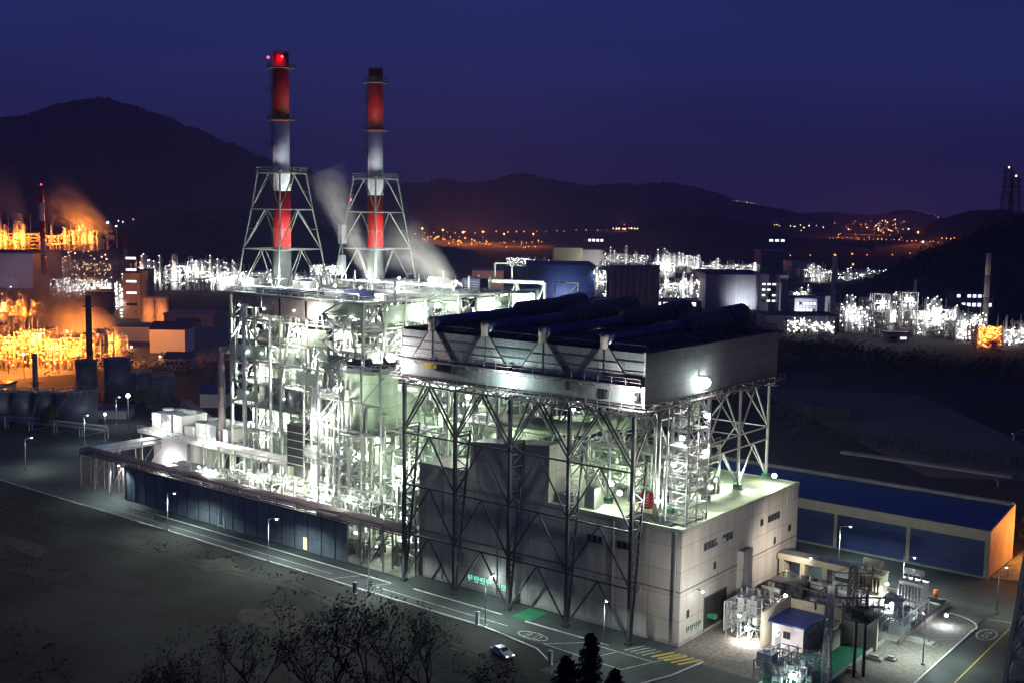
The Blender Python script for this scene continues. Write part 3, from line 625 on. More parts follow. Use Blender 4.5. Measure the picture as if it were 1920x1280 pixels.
for p, l, pw in [((-19,8.2,22.4),'brightest lamp on the hall roof above the pale ventilator',4200),((-23.5,29,22.5),'lamp far back in the middle of the hall roof',3800),((-7.2,33.4,21.6),'lamp at the foot of the far right condenser leg',4800),((-3.4,40.5,20.6),'lamp at the far corner of the hall roof',1800),((-20.8,20.6,22),'lamp beneath the condenser amid the green pipes',3600),((-9,24,22.5),'lamp between the rear condenser legs',3600),((-47,12,24.5),'lamp behind the left part of the hall parapet',4200),((-33,16,33),'lamp under the condenser deck by the steam duct',4000),((-14,3.2,22.5),'lamp near the front edge of the hall roof',2600),((-40,30,26),'lamp under the rear of the condenser at left',5000)]:
    flood(l, p, pw*2.0, (.86,1,.74), .45, off=(0,-.2,.3))
a = flood('lamp over the green lit characters at the foot of the hall', (-38.3,-1.2,3.6), 260, (.8,1,.95), .25)
# ------------------------------------------------------------------ street lamps
def streetlamp(x, y, h, rz, lab, power=1700, col=(.82,1,.92), m='lwhite', cat='street lamp', group='street lamps along the plant roads', z=0., s=1.):
    t = thing('street_lamp', lab, cat, (x,y,z), group); t.rotation_euler = (0,0,rz)
    b = MB(); b.tube((x,y,z),(x,y,z+h),.11*s,.07*s,seg=8); b.tube((x,y,z+h-.05),(x+1.6,y,z+h+.25),.06*s,.05*s,seg=6); b.build('pole', mt['galv'], t)
    b = MB(); b.box(x-.3,x+.3,y-.3,y+.3,z,z+.3); b.build('base', mt['concrete'], t)
    b = MB(); b.cbox(x+1.9,y,z+h+.2,.9*s,.36*s,.16); b.build('lamp_head', mt['galv'], t)
    b = MB(); b.ball((x+1.9,y,z+h+.16),.24*s,8,5,.6); b.build('lamp_glass', mt[m], t)
    point(t, (x+2.0,y,z+h-.35), power*2.6, col, .2, spot=150, aim=(x+2.2,y,z)); return t
streetlamp(-29.8,-13.0,8.2,PI/2,'street lamp by the road in front of the green lit characters',2600)
streetlamp(-85,-13.4,8.6,.3,'street lamp with arm before the small lit doorway of the wall',2400)
streetlamp(-118.4,-13.2,8.2,.3,'street lamp with arm before the left half of the dark blue wall',2200)
streetlamp(-57,-13.5,8,PI/2,'thin street lamp before the left foot of the condenser legs',2600)
streetlamp(-151,-6.0,8,.8,'street lamp beside the left end of the dark blue wall',2400)
streetlamp(-195,-3.0,8,PI/2,'street lamp at the far left beyond the pipe rack',900)
streetlamp(-211,24,9,0,'street lamp standing before the dark tanks',700)
streetlamp(-232,48,9,0,'street lamp right of the small blue lit shed',900)
streetlamp(4,55.4,9,.3,'street lamp before the blue shutters of the warehouse',2800)
streetlamp(18.5,50.4,7,0,'street lamp just behind the two transformers',1500)
streetlamp(-9.5,-7.5,8.0,-.8,'street lamp at the near corner of the hall behind the conifer',800)
streetlamp(33.1,18.5,7.5,2.0,'street lamp on the verge of the right hand road',3400)
streetlamp(35.3,50.5,8,1.2,'street lamp at the road junction beyond the verge',900)
a = thing('utility_box','small white utility pillar at the kerb before the street lamp','utility box',(-31.2,-13.3,0)); b = MB(); b.box(-31.5,-30.9,-13.6,-13.1,.1,2.2); b.build('cabinet', mt['white'], a); b = MB(); b.box(-31.6,-30.8,-13.7,-13,-.02,.1); b.box(-31.55,-30.85,-13.65,-13.05,2.2,2.3); b.build('plinth', mt['concrete'], a)
a = thing('utility_box','small dark utility pillar on the field edge by the thin street lamp','utility box',(-58.5,-15.5,0)); b = MB(); b.box(-58.8,-58.2,-15.8,-15.3,.1,2.0); b.build('cabinet', mt['dsteel'], a); b = MB(); b.box(-58.9,-58.1,-15.9,-15.2,-.02,.1); b.box(-58.85,-58.15,-15.85,-15.25,2.,2.1); b.build('plinth', mt['concrete'], a)
a = thing('utility_box','small white utility pillar half hidden by the conifers','utility box',(-11.5,-19.3,0)); b = MB(); b.box(-11.8,-11.2,-19.6,-19.1,.1,2.2); b.build('cabinet', mt['white'], a); b = MB(); b.box(-11.9,-11.1,-19.7,-19,-.02,.1); b.box(-11.85,-11.15,-19.65,-19.05,2.2,2.3); b.build('plinth', mt['concrete'], a)
# ------------------------------------------------------------------ car
V = thing('parked_car','white saloon car with lit headlights alone on the dark field','car',(-19.6,-21.2,0)); V.rotation_euler = (0,0,-.28)
def carmb():
    prof = [(-2.25,.35),(-2.3,.75),(-1.7,.92),(-1.15,1.38),(.35,1.42),(1.05,.98),(2.1,.82),(2.3,.55),(2.25,.3)]
    b = MB(); n = len(b.v); cx, cy = -19.6,-21.2
    for s in (-.88,-.8,.8,.88):
        k = 1 if abs(s) < .85 else .93
        for px_, pz in prof: b.v.append((cx+px_*k, cy+(s if pz < 1 else s*.82), .3+(pz-.3)*(1 if abs(s)<.85 else .96)))
    P = len(prof)
    for r_ in range(3):
        for i in range(P-1): b.f.append((n+r_*P+i, n+r_*P+i+1, n+(r_+1)*P+i+1, n+(r_+1)*P+i)); b.m.append(0); b.sm.append(False)
    b.f.append(tuple(n+i for i in reversed(range(P)))); b.f.append(tuple(n+3*P+i for i in range(P))); b.m += [0,0]; b.sm += [False]*2
    b.f.append((n, n+P, n+2*P, n+3*P)); b.f.append((n+P-1, n+4*P-1, n+3*P-1, n+2*P-1)); b.m += [0,0]; b.sm += [False]*2
    return b
bd = carmb().build('body', mt['carp'], V)
cx, cy = -19.6,-21.2
g_ = MB(); g_.quad((cx+.98,cy-.62,1.05),(cx+.98,cy+.62,1.05),(cx+.42,cy+.58,1.44),(cx+.42,cy-.58,1.44)); g_.build('windscreen', mt['glass'], V)
g_ = MB(); g_.quad((cx-1.62,cy-.62,1.0),(cx-1.2,cy-.58,1.42),(cx-1.2,cy+.58,1.42),(cx-1.62,cy+.62,1.0)); g_.build('rear_window', mt['glass'], V)
for s in (-1, 1):
    g_ = MB(); g_.box(cx-1.1,cx+.5,cy+s*.80-.02,cy+s*.80+.02,1.02,1.34); g_.build('side_window', mt['glass'], V)
    for x in (-1.4,1.4):
        w_ = MB(); w_.tube((cx+x,cy+s*.72,.33),(cx+x,cy+s*.93,.33),.33,seg=16); wo_ = w_.build('wheel', mt['rubber'], V); w_ = MB(); w_.tube((cx+x,cy+s*.93,.33),(cx+x,cy+s*.95,.33),.18,seg=10); w_.build('rim', mt['galv'], wo_)
    l_ = MB(); l_.box(cx+2.18,cx+2.32,cy+s*.62-.16,cy+s*.62+.16,.58,.74); l_.build('headlight', mt['lwarm'], V)
# ------------------------------------------------------------------ sound wall, pipe racks, yard
T = thing('sound_wall','long dark blue clad wall with pipes along its top','wall',(-110,-3.6,0))
b = MB(); b.box(-148,-85.9,-4,-3.6,0,7.9); b.box(-84.3,-72.7,-4,-3.6,0,7.9); b.box(-85.9,-84.3,-4,-3.6,2.9,7.9); b.build('wall_panel', mt['wallb'], T)
b = MB()
for x in range(-148,-72,4): b.box(x-.09,x+.09,-4.12,-4.0,0,7.9)
b.box(-148.1,-72.6,-4.12,-3.5,7.7,8.0); b.build('post', mt['dsteel'], T)
b = MB(); b.box(-85.95,-84.25,-3.62,-3.58,.1,2.9); b.build('lit_doorway', mt['lyel'], T)
b = MB(); b.box(-112.9,-112.7,-4.25,-4.05,.0,2.4); b.box(-110.9,-110.7,-4.25,-4.05,0,2.4); b.box(-112.9,-110.7,-4.2,-4.1,.3,.45); b.build('white_gate_frame', mt['white'], T)
def rack(nm, lab, pts, z, w_, rng, m1='coping', step=6., legz=0., npipes=4, pm='coping'):
    t = thing(nm, lab, 'pipe rack', (*pts[0], 0)); f = MB(); p = MB()
    for (x0, y0), (x1, y1) in zip(pts, pts[1:]):
        d = Vector((x1-x0, y1-y0, 0)); L = d.length; d.normalize(); e = Vector((-d.y, d.x, 0)); n = max(1, int(L/step))
        for k in range(n+1):
            q = Vector((x0, y0, 0))+d*L*k/n
            for s in (-w_/2, w_/2): f.bar((q+e*s)+Vector((0,0,legz)), (q+e*s)+Vector((0,0,z+1.2)), .28)
            f.bar(q-e*w_/2+Vector((0,0,z)), q+e*w_/2+Vector((0,0,z)), .25); f.bar(q-e*w_/2+Vector((0,0,z+1.1)), q+e*w_/2+Vector((0,0,z+1.1)), .2)
            if k < n and k % 2 == 0:
                q2 = q+d*L/n
                for s in (-w_/2, w_/2): f.bar(q+e*s+Vector((0,0,legz)), q2+e*s+Vector((0,0,z)), .14)
        for s in (-w_/2, w_/2): f.bar(Vector((x0,y0,z))+e*s, Vector((x1,y1,z))+e*s, .22); f.bar(Vector((x0,y0,z+1.1))+e*s, Vector((x1,y1,z+1.1))+e*s, .2)
        for i in range(npipes):
            o = -w_/2+.3+(w_-.6)*i/max(1,npipes-1); r_ = rng.uniform(.12,.3)
            for zz in (z+.3, z+1.35): p.tube(Vector((x0,y0,zz))+e*o, Vector((x1,y1,zz))+e*o, r_, seg=8)
    f.build('frame', mt[m1], t); p.build('pipe', mt[pm], t); return t
rr = random.Random(4)
rack('pipe_rack','pipe rack with brown frame running along the top of the dark blue wall',[(-168,-2.2),(-57,-2.2)],8.2,2.6,rr)
rack('pipe_rack','pipe rack going back from the corner left of the dark blue wall',[(-168,0),(-168,46)],7.6,3.0,rr,pm='galv')
rack('pipe_rack','pipe rack crossing the yard in front of the boilers',[(-145,8.5),(-62,8.5)],6.4,3.2,rr,'gsteel',pm='pipe')
rack('pipe_rack','higher pipe rack close to the foot of the boilers',[(-142,15.5),(-62,15.5)],10.5,3.4,rr,'gsteel',pm='pipe')
rack('pipe_rack','grey pipe rack running behind the low tank block at left',[(-215,62),(-160,36)],6.8,3,rr,'msteel',pm='galv')
rack('pipe_rack','long low pipe on short stands before the dark tanks',[(-262,20),(-214,33)],2.6,1.2,rr,'galv',npipes=2,pm='galv',step=9)
# tank block with coolers on top
T = thing('cooler_block','pale plain block with lit base and white cooling units on top','plant block',(-163,22,0))
b = MB(); b.box(-170,-155.5,19,30,0,9.6); b.build('wall', mt['pinkw'], T)
b = MB(); b.box(-175,-139,17.5,31.5,9.6,10.5); b.build('deck', mt['white'], T)
b = MB()
for x in (-174,-152,-146,-140):
    for y in (18,31): b.box(x-.25,x+.25,y-.25,y+.25,0,9.6)
b.rail([(-175,17.5,10.5),(-139,17.5,10.5),(-139,31.5,10.5)],1.1,.09,2.5); b.build('frame', mt['gsteel'], T)
for k in range(7):
    x = -172+k*4.7; h_ = rr.uniform(2.0,4.8); b = MB(); b.box(x,x+3.6,20,28,11,11+h_); b.lathe((x+1.8,24,11+h_),[(1.5,0),(1.5,.7),(1.3,.8)],14); b.box(x+.1,x+.4,20.2,20.6,10.5,11); b.box(x+3.2,x+3.5,20.2,20.6,10.5,11)
    for q in range(4): b.box(x+.2,x+3.4,19.93,20,11.3+q*h_/5,11.45+q*h_/5)
    b.build('cooling_unit', mt['white'], T)
flood('dazzling floodlight at the foot of the pale tank block', (-161.5,17.8,2.4), 9000, (1,1,.97), .8)
flood('lamp above the cooling units on the pale tank block', (-166,16.5,14.5), 4200, (1,1,.92), .3)
flood('lamp at the right end of the cooling unit deck', (-146,16.3,13), 3200, (1,1,.92), .3)
# yard equipment
def yard(nm, lab, x0, x1, y0, y1, lv, nx, ny, seed, **k):
    t = thing(nm, lab, 'process unit', ((x0+x1)/2,(y0+y1)/2,0)); steel(t, x0,x1,y0,y1,lv,nx,ny,random.Random(seed),k.pop('ms',mt['gsteel']),mt['galv'],k.pop('mp',mt['pipe']),mt['vessel'],**k); return t
YU = [('yard unit of pumps and pipes at the left end behind the dark blue wall',-144,-130,-1,6,[3.2,6.4],4,2,21),
 ('yard unit of pumps and pipes behind the left half of the dark blue wall',-127,-114,-.5,6,[3.5,6.5,9.6],3,2,22),
 ('tall yard unit of pipes behind the middle of the dark blue wall',-111,-100,0,6.3,[3.6,7.2,10.6],3,2,23),
 ('yard unit of white vessels behind the lit doorway of the wall',-97,-84,0,6.3,[3.3,6.7],3,2,24),
 ('yard unit at the right end behind the dark blue wall',-81,-70,0,6.5,[3.6,7.2,11],3,2,25),
 ('yard unit beside the left end of the turbine hall',-68,-59,1,14,[4,8,12,16],2,3,26)]
for lab, *a_ in YU:
    t = yard('pipe_unit', lab, *a_, npipe=26, nves=4, nbox=5, deckp=.4); x0,x1,y0,y1,lv = a_[:5]; q = random.Random(a_[-1])
    lamps(t, [(q.uniform(x0,x1), y0-.4, q.choice(lv)+1.5) for _ in range(5)]); point(t, ((x0+x1)/2, y0-.6, lv[-1]+1), 2600, (.93,1,.88), .3); point(t, (q.uniform(x0,x1), y1+1.5, 2.4), 2200, (.93,1,.86), .3)
T = thing('exhaust_silencer','square dark louvred duct standing amid the bright boiler yard','duct',(-102,14,0))
b = MB(); b.box(-107,-101,10.5,13.5,12,21.5); b.box(-105,-99.6,10.6,13.4,10,15.8); b.build('duct_box', mt['rubber'], T); b = MB()
for x in (-106.8,-99.8):
    for y in (10.7,13.3): b.bar((x,y,0),(x,y,12),.3)
for q in range(5): b.box(-107.05,-100.95,10.42,10.5,12.6+q*1.8,12.8+q*1.8)
b.build('support', mt['gsteel'], T)
flood('starry floodlight below the square dark duct', (-101.5,9.8,9.2), 5200, (1,1,.86), .5)
for i,(x,y,z,r_) in enumerate([(-143,20.5,34,.9),(-131,18,46,.55),(-121,17.6,44,.4)]):
    b = MB(); b.path([(x,y,0),(x,y,z),(x+2.5,y+4,z)],r_,14); 
    for q in range(6): b.lathe((x,y,3+q*5.4),[(r_*1.15,0),(r_*1.15,.25)],14)
    b.build('tall_pipe', mt['coping'] if i == 0 else mt['vessel'], loc=(x,y,0), label=['tall thick dark pipe rising at the left end of the boilers','tall pale pipe rising on the boiler front','thin tall pale pipe on the boiler front'][i], cat='pipe')
# ------------------------------------------------------------------ boilers (heat recovery units)
LV = [5.5,11,16.5,22,27.5,33,38,43,48.8]
def boiler(y0, lab, seed, wcol):
    x0, x1, y1 = -137, -91.5, y0+20; R = thing('boiler_house', lab, 'boiler', ((x0+x1)/2, y0+10, 0)); q = random.Random(seed)
    xs, ys, lv = steel(R, x0, x1, y0, y1, LV, 5, 3, q, mt['gsteel'], mt['galv'], mt['pipe'], mt['vessel'], cw=.6, bw=.38, npipe=240, nves=36, nbox=90, deckp=.72, brace=.5, pr=(.12,.42))
    b = MB(); b.box(x0+6,x1-3,y0+3.5,y0+16.5,4,33); b.box(x0+10,x1-6,y0+5,y0+15,33,39); b.build('casing', mt['casing'], R)
    b = MB()
    for x in range(int(x0)+8, int(x1)-3, 3): b.box(x,x+.3,y0+3.25,y0+3.5,4,33)
    for z in (8,13,19,24,29): b.box(x0+6,x1-3,y0+3.2,y0+3.5,z,z+.35)
    b.build('casing_rib', mt['gsteel'], R)
    b = MB(); b.quad((x1-3,y0+3.5,4),(x1-3,y0+3.5,33),(x1+17,y0+7,12),(x1+17,y0+7,4)); b.quad((x1-3,y0+16.5,33),(x1-3,y0+16.5,4),(x1+17,y0+13,4),(x1+17,y0+13,12)); b.quad((x1-3,y0+3.5,33),(x1-3,y0+16.5,33),(x1+17,y0+13,12),(x1+17,y0+7,12)); b.quad((x1+17,y0+7,4),(x1+17,y0+7,12),(x1+17,y0+13,12),(x1+17,y0+13,4)); b.quad((x1-3,y0+3.5,4),(x1+17,y0+7,4),(x1+17,y0+13,4),(x1-3,y0+16.5,4)); b.build('inlet_duct', mt['casing'], R)
    for x in (x0+13,x0+24,x0+35):
        b = MB(); b.tube((x,y0+2,41),(x,y0+18,41),1.3,seg=16); b.ball((x,y0+2,41),1.3,12,6); b.ball((x,y0+18,41),1.3,12,6); b.build('steam_drum', mt['vessel'], R)
    b = MB(); b.box(x0+12,x1-14,y0-.3,y0-.05,44.3,48.5); b.box(x0+1,x0+11.5,y0-.3,y0-.05,45.8,48.5); b.build('weather_panel', mt['brownp'], R)
    b = MB(); b.box(x0-.3,x1+.3,y0-.3,y1+.3,48.85,49.1); b.build('roof', mt['galv'], R); MB().box(x0+9,x1-20,y0+.5,y0+9,49.11,50.3).build('roof_hatch', mt['navy'], R); MB().rail([(x0,y1,49.1),(x0,y0,49.1),(x1,y0,49.1),(x1,y1,49.1)],1.2,.14,3).build('roof_railing', mt['gsteel'], R)
    b = MB()
    for k in range(16): x = q.uniform(x0+1,x1-1); y = q.uniform(y0+1,y1-1); b.tube((x,y,49.1),(x,y,49.1+q.uniform(1.5,4.5)),q.uniform(.12,.4),seg=8)
    for k in range(6): y = y0+1.5+k*3; b.path([(x0+2+k,y,49.1),(x0+2+k,y,50.6),(x1-3-k*3,y,50.6),(x1-3-k*3,y,49.1)],.2,6)
    b.build('roof_pipework', mt['pipe'], R)
    for bb in ((x1-14,x1+.01,y0-.25,y0-.02,34,36.8),(x1-14,x1+.01,y0-.26,y0-.03,45.5,48.4),(x1-22,x1-13,y0-.25,y0-.02,29,32),(x0+.5,x0+13,y0-.25,y0-.02,33.5,36.5),(x1+.02,x1+.22,y0+1,y0+9,35,38),(x1+.02,x1+.22,y0+6,y1-1,44,48),(x0+22,x0+31,y0-.25,y0-.02,18,21),(x0+2,x0+10,y0-.25,y0-.02,23,25.5),(x0+26,x0+34,y0-.25,y0-.02,38.2,42)):
        MB().box(*bb).build('cladding_panel', mt['casing'], R)
    b = MB()
    for a_, c_ in ((0,1),(2,3),(3,4),(4,5)):
        m_ = (xs[a_]+xs[c_])/2; b.bar((xs[a_],y0,27.5),(m_,y0,48),.4); b.bar((xs[c_],y0,27.5),(m_,y0,48),.4)
    b.bar((xs[5],y0,27.5),(xs[5],ys[1],38),.4); b.build('big_brace', mt['gsteel'], R)
    b = MB()
    for k in range(16):
        z = 1+k*3; xa, xb = (x0+34, x0+40) if k%2 else (x0+40, x0+34); b.bar((xa,y0-1.4,z),(xb,y0-1.4,z+3),.9,.18); b.box(min(xa,xb)-1.2,max(xa,xb)+1.2,y0-2.1,y0-.7,z+2.95,z+3.02) if k%2==0 else None; b.bar((xa,y0-2,z+1),(xb,y0-2,z+4),.07)
    b.build('stairway', mt['galv'], R)
    pts = []
    for z in lv[:-1]:
        for i in range(5):
            if q.random() < .85: pts.append((xs[i]+q.uniform(1,7), y0-.45, z+q.uniform(1.8,3.2)))
            if q.random() < .7: pts.append((xs[i]+q.uniform(1,7), y0+1.5, z+q.uniform(1.8,3.2)))
        for j in range(3):
            if q.random() < .7: pts.append((x1+.45, ys[j]+q.uniform(1,5), z+q.uniform(2,3.2)))
    lamps(R, pts, 'w')
    for k, p in enumerate(pts):
        if k % 3 == 0: point(R, (p[0]+.2*(1 if p[1] > y0 else 0), p[1]+((1.6 if k%4 else -1.2) if p[1] < y0 else 0), p[2]), q.uniform(2400,5200)*wcol[3], wcol[:3], .25)
    return R, (x0, x1, y0, y1)
_steel = steel
def steel(*A_, **K_): K_.setdefault('rw', .13); return _steel(*A_, **K_)
boiler(19, 'nearer boiler house, open steel frame full of pipes in front of the left chimney', 31, (1,.98,.90,1.35))
boiler(51, 'farther boiler house behind the first one below the right chimney', 32, (.92,1,.86,3.3))
for p_, pw, c_ in (((-88,47,40),42000,(.88,1,.82)),((-84,46,26),34000,(.92,1,.84)),((-96,16.5,30),9000,(.95,1,.9)),((-80,40,12),14000,(.9,1,.8)),((-92,44,47),18000,(.9,1,.85))):
    t = flood('dazzling floodlight between the boilers and the condenser, '+{-88:'upper one',-84:'middle one',-96:'leftmost one',-80:'lowest one',-92:'topmost one'}[int(p_[0])], p_, pw, c_, .7)
steel = _steel
T = thing('boiler_link_frame','low steel frame with pipes joining both boilers beside the inlet duct','steel frame',(-78,32,0))
steel(T,-90,-62,30,48,[6,12,18,24,30],4,2,random.Random(44),mt['gsteel'],mt['galv'],mt['casing'],mt['vessel'],cw=.45,bw=.3,npipe=70,nves=12,nbox=16,deckp=.45,pr=(.15,.55))
lamps(T,[(-88+i*5.2,29.6,4+(i*7)%24) for i in range(6)]); point(T,(-74,28.6,20),6000,WG,.3); point(T,(-80,28.6,8),6000,WG,.3)
# cylinder vessel
T = thing('storage_silo','big pale green round silo with railed top in front of the boilers','silo',(-82,12,0))
b = MB(); b.lathe((-82,12,0),[(5.6,23.4),(5.6,35.6),(5.9,35.6),(5.9,36.1)],36); b.build('shell', mt['casing'], T)
b = MB(); b.lathe((-82,12,0),[(7.2,22.9),(7.2,23.3)],32); b.lathe((-82,12,0),[(7.0,36.2),(7.0,36.5)],32)
for k in range(24):
    a_, c_ = 2*PI*k/24, 2*PI*(k+1)/24
    for z in (23.3,36.5):
        for h_ in (.6,1.15): b.bar((-82+7*math.cos(a_),12+7*math.sin(a_),z+h_),(-82+7*math.cos(c_),12+7*math.sin(c_),z+h_),.09)
        b.bar((-82+7*math.cos(a_),12+7*math.sin(a_),z),(-82+7*math.cos(a_),12+7*math.sin(a_),z+1.15),.09)
b.build('platform', mt['msteel'], T)
b = MB()
for k in range(6):
    a_ = 2*PI*k/6+.3; c_ = a_+2*PI/6; x,y,x2,y2 = -82+5.3*math.cos(a_),12+5.3*math.sin(a_),-82+5.3*math.cos(c_),12+5.3*math.sin(c_); b.bar((x,y,0),(x,y,23),.45)
    for z in (7,14,21): b.bar((x,y,z),(x2,y2,z),.28)
    b.bar((x,y,0),(x2,y2,7),.2); b.bar((x2,y2,7),(x,y,14),.2); b.bar((x,y,14),(x2,y2,21),.2)
b.build('support', mt['gsteel'], T)
q = random.Random(9); b = MB()
for k in range(14): x = q.uniform(-87,-77); y = q.uniform(8,16); s_ = q.uniform(.6,1.5); b.box(x,x+s_,y,y+s_,36.5,36.6+q.uniform(.5,2)); b.bar((x,y,36.5),(x+q.uniform(-2,2),y+1,38.5+q.random()),.15)
b.build('top_machinery', mt['dsteel'], T)
b = MB(); b.bar((-87.9,10.5,0),(-87.9,10.5,36.5),.12); b.bar((-87.9,11.2,0),(-87.9,11.2,36.5),.12)
for k in range(60): b.bar((-87.9,10.5,k*.6),(-87.9,11.2,k*.6),.06)
b.build('ladder', mt['galv'], T)
b = MB()
for k in range(5):
    a_ = -2.6+k*.55; b.path([(-82+6.1*math.cos(a_),12+6.1*math.sin(a_),20),(-82+6.1*math.cos(a_),12+6.1*math.sin(a_),34-k*1.7),(-82+5.4*math.cos(a_+.3),12+5.4*math.sin(a_+.3),34-k*1.7)],.2+.06*(k%3),8)
b.build('side_pipe', mt['pipe'], T)
b = MB()
for x in (-91,-84.5,-78,-72.5):
    b.bar((x,5.2,0),(x,5.2,38),.34)
for z in (6,12,18,24,30,37.6): b.bar((-91,5.2,z),(-72.5,5.2,z),.28)
for x,z in ((-91,6),(-84.5,18),(-78,30),(-91,24)): b.bar((x,5.2,z),(x+6.4,5.2,z+6),.18)
b.build('outer_frame', mt['msteel'], T)
flood('glaring floodlight low on the front of the round silo', (-86.5,4.6,26.6), 12000, (1,1,.9), .6)
T = yard('pipe_unit','tall green lit pipe unit below and right of the round silo',-74,-60,8,17,[5,10,15,20,25],2,2,27,npipe=40,nves=5,nbox=6,deckp=.4,ms=mt['gsteel'],mp=mt['casing'])
lamps(T,[(-72,7.5,8),(-63,7.5,13),(-70,7.5,22),(-60,7.4,18)]); point(T,(-68,6.5,18),6500,(.8,1,.78),.3); point(T,(-66,6.5,7),5000,(.8,1,.78),.3)
T = yard('pipe_unit','tall bright pipe unit below and left of the round silo',-98,-88.5,7.5,16.5,[5,10,15,20,25,30],2,2,28,npipe=40,nves=6,nbox=6,deckp=.4)
lamps(T,[(-97,7,6),(-90,7,11),(-94,7,22),(-88,7,28)]); point(T,(-93,6,24),6500,(1,1,.88),.3); point(T,(-93,6,9),6000,(1,1,.9),.3)
# ------------------------------------------------------------------ chimneys
def chimney():
    x, y = -130., 29.3; T = thing('chimney','red and white banded chimney in lattice tower, taller looking left one with red beacons','chimney',(x,y,0))
    def sh(nm, z0, z1, r0, r1, m): b = MB(); b.tube((x,y,z0),(x,y,z1),r0,r1,seg=28); return b.build(nm, mt[m], T)
    sh('grey_shaft',0,59.7,2.5,2.1,'stackg'); sh('red_band',59.7,73.4,2.12,2.05,'redp'); sh('white_band',73.4,90,2.05,1.95,'whitep'); sh('red_band',90,106.2,1.96,1.9,'redp')
    b = MB(); b.tube((x,y,106.15),(x,y,106.5),2.0,2.0,seg=28); b.tube((x,y,106.5),(x,y,106.52),1.6,1.6,seg=20); b.build('rim', mt['dsteel'], T)
    for z, R in ((102.5,3.2),(90.2,3.2)):
        b = MB(); b.lathe((x,y,z),[(R,0),(R,.25)],24)
        for k in range(16):
            a_, c_ = 2*PI*k/16, 2*PI*(k+1)/16; P = Vector((x+R*math.cos(a_),y+R*math.sin(a_),z)); Q = Vector((x+R*math.cos(c_),y+R*math.sin(c_),z))
            b.bar(P,P+Vector((0,0,1.3)),.1); b.bar(P+Vector((0,0,1.3)),Q+Vector((0,0,1.3)),.1); b.bar(P+Vector((0,0,.7)),Q+Vector((0,0,.7)),.08)
        b.build('platform', mt['dsteel'], T)
    for sx_, sy_ in ((4.1,-4.1),(-4.1,-4.1)):  # uplights added at the platform corners to brighten the shaft
        b = MB(); b.box(x+sx_-.3,x+sx_+.3,y+sy_-.3,y+sy_+.3,77.85,78.2); b.build('added_uplight', mt['galv'], T); point(T, (x+sx_,y+sy_,78.5), 650, (.8,.88,1) if sx_ > 0 else (1,.75,.6), .3, spot=120, aim=(x+sx_*.55,y+sy_*.55,90))
    b = MB(); ex = -rt.x*2.3, -rt.y*2.3
    lx, ly = x+ex[0], y+ex[1]; b.bar((lx-.3,ly,50),(lx-.3,ly,103),.1); b.bar((lx+.3,ly,50),(lx+.3,ly,103),.1)
    for k in range(88): b.bar((lx-.3,ly,50+k*.6),(lx+.3,ly,50+k*.6),.06)
    for z in (97.2,84): b.box(lx-.9,lx+.7,ly-.9,ly+.9,z,z+.2); b.rail([(lx-.9,ly-.9,z),(lx-.9,ly+.9,z),(lx+.7,ly+.9,z)],1.3,.09,1)
    b.build('ladder', mt['dsteel'], T)
    b = MB(); lev = [(0,13.5),(29,10.5),(46,8.2),(59.3,6.6),(68.9,5.2),(77.6,4.1)]
    def cn(i, z, h): s = ((-1,-1),(1,-1),(1,1),(-1,1))[i%4]; return Vector((x+s[0]*h, y+s[1]*h, z))
    for (za, ha), (zb, hb) in zip(lev, lev[1:]):
        ha, hb = min(ha, 8.5 if za < 40 else ha), min(hb, 9)
        for i in range(4):
            b.bar(cn(i,za,ha), cn(i,zb,hb), .32); b.bar(cn(i,zb,hb), cn(i+1,zb,hb), .26)
            mT = (cn(i,zb,hb)+cn(i+1,zb,hb))/2
            if za > 20: b.bar(cn(i,za,ha), mT, .2); b.bar(cn(i+1,za,ha), mT, .2); q1_ = cn(i,za,ha).lerp(mT,.5); q2_ = cn(i+1,za,ha).lerp(mT,.5); b.bar(q1_, cn(i,(za+zb)/2,(ha+hb)/2), .13); b.bar(q2_, cn(i+1,(za+zb)/2,(ha+hb)/2), .13)
            else: b.bar(cn(i,za,ha), cn(i+1,zb,hb), .28)
    for i in range(4):
        for z, h in ((77.6,4.1),(68.9,5.2),(59.3,6.6)): b.bar((x,y,z), cn(i,z,h), .2)
    b.box(x-4.3,x+4.3,y-4.3,y+4.3,77.6,77.8); b.rail([cn(0,77.8,4.3),cn(1,77.8,4.3),cn(2,77.8,4.3),cn(3,77.8,4.3),cn(0,77.8,4.3)],1.2,.1,2)
    b.build('lattice_tower', mt['gsteel2'], T); return learn(T)
C1 = chimney(); C2 = dup(C1, (-130,61.4,-.5), 'red and white banded chimney in lattice tower, the right one without top beacons', group='chimneys of the power plant'); C1['group'] = 'chimneys of the power plant'
for k, (dx, dy) in enumerate(((-3.0*rt.x,-3.0*rt.y),(2.0*rt.x,2.0*rt.y))):
    p = Vector((-130+dx-.5*0, 29.3+dy-2.2*k, 105.2)); t = thing('beacon_light', ('red beacon held out left of the taller chimney top','red beacon against the right of the taller chimney top')[k], 'beacon', p, 'red beacons on the chimneys')
    b = MB(); b.ball(p,.34,10,6); b.build('lamp_glass', mt['lred'], t); b = MB(); b.bar(p-Vector((0,0,.3)), Vector((-130+dx*.55,29.3+dy*.55,104.5)), .12); b.build('bracket', mt['dsteel'], t); point(t, p+Vector((rt.x*.2,-1.1,0)), 160 if k else 60, (1,.03,.05), .3)
p = Vector((-135.5,57.5,71.6)); t = thing('beacon_light','small red beacon on the lattice tower of the right chimney','beacon',p,'red beacons on the chimneys'); b = MB(); b.ball(p,.4,10,6); b.build('lamp_glass', mt['lred'], t); b = MB(); b.bar(p-Vector((0,0,.3)), p+Vector((1.4,0,-1.6)), .14); b.build('bracket', mt['dsteel'], t)
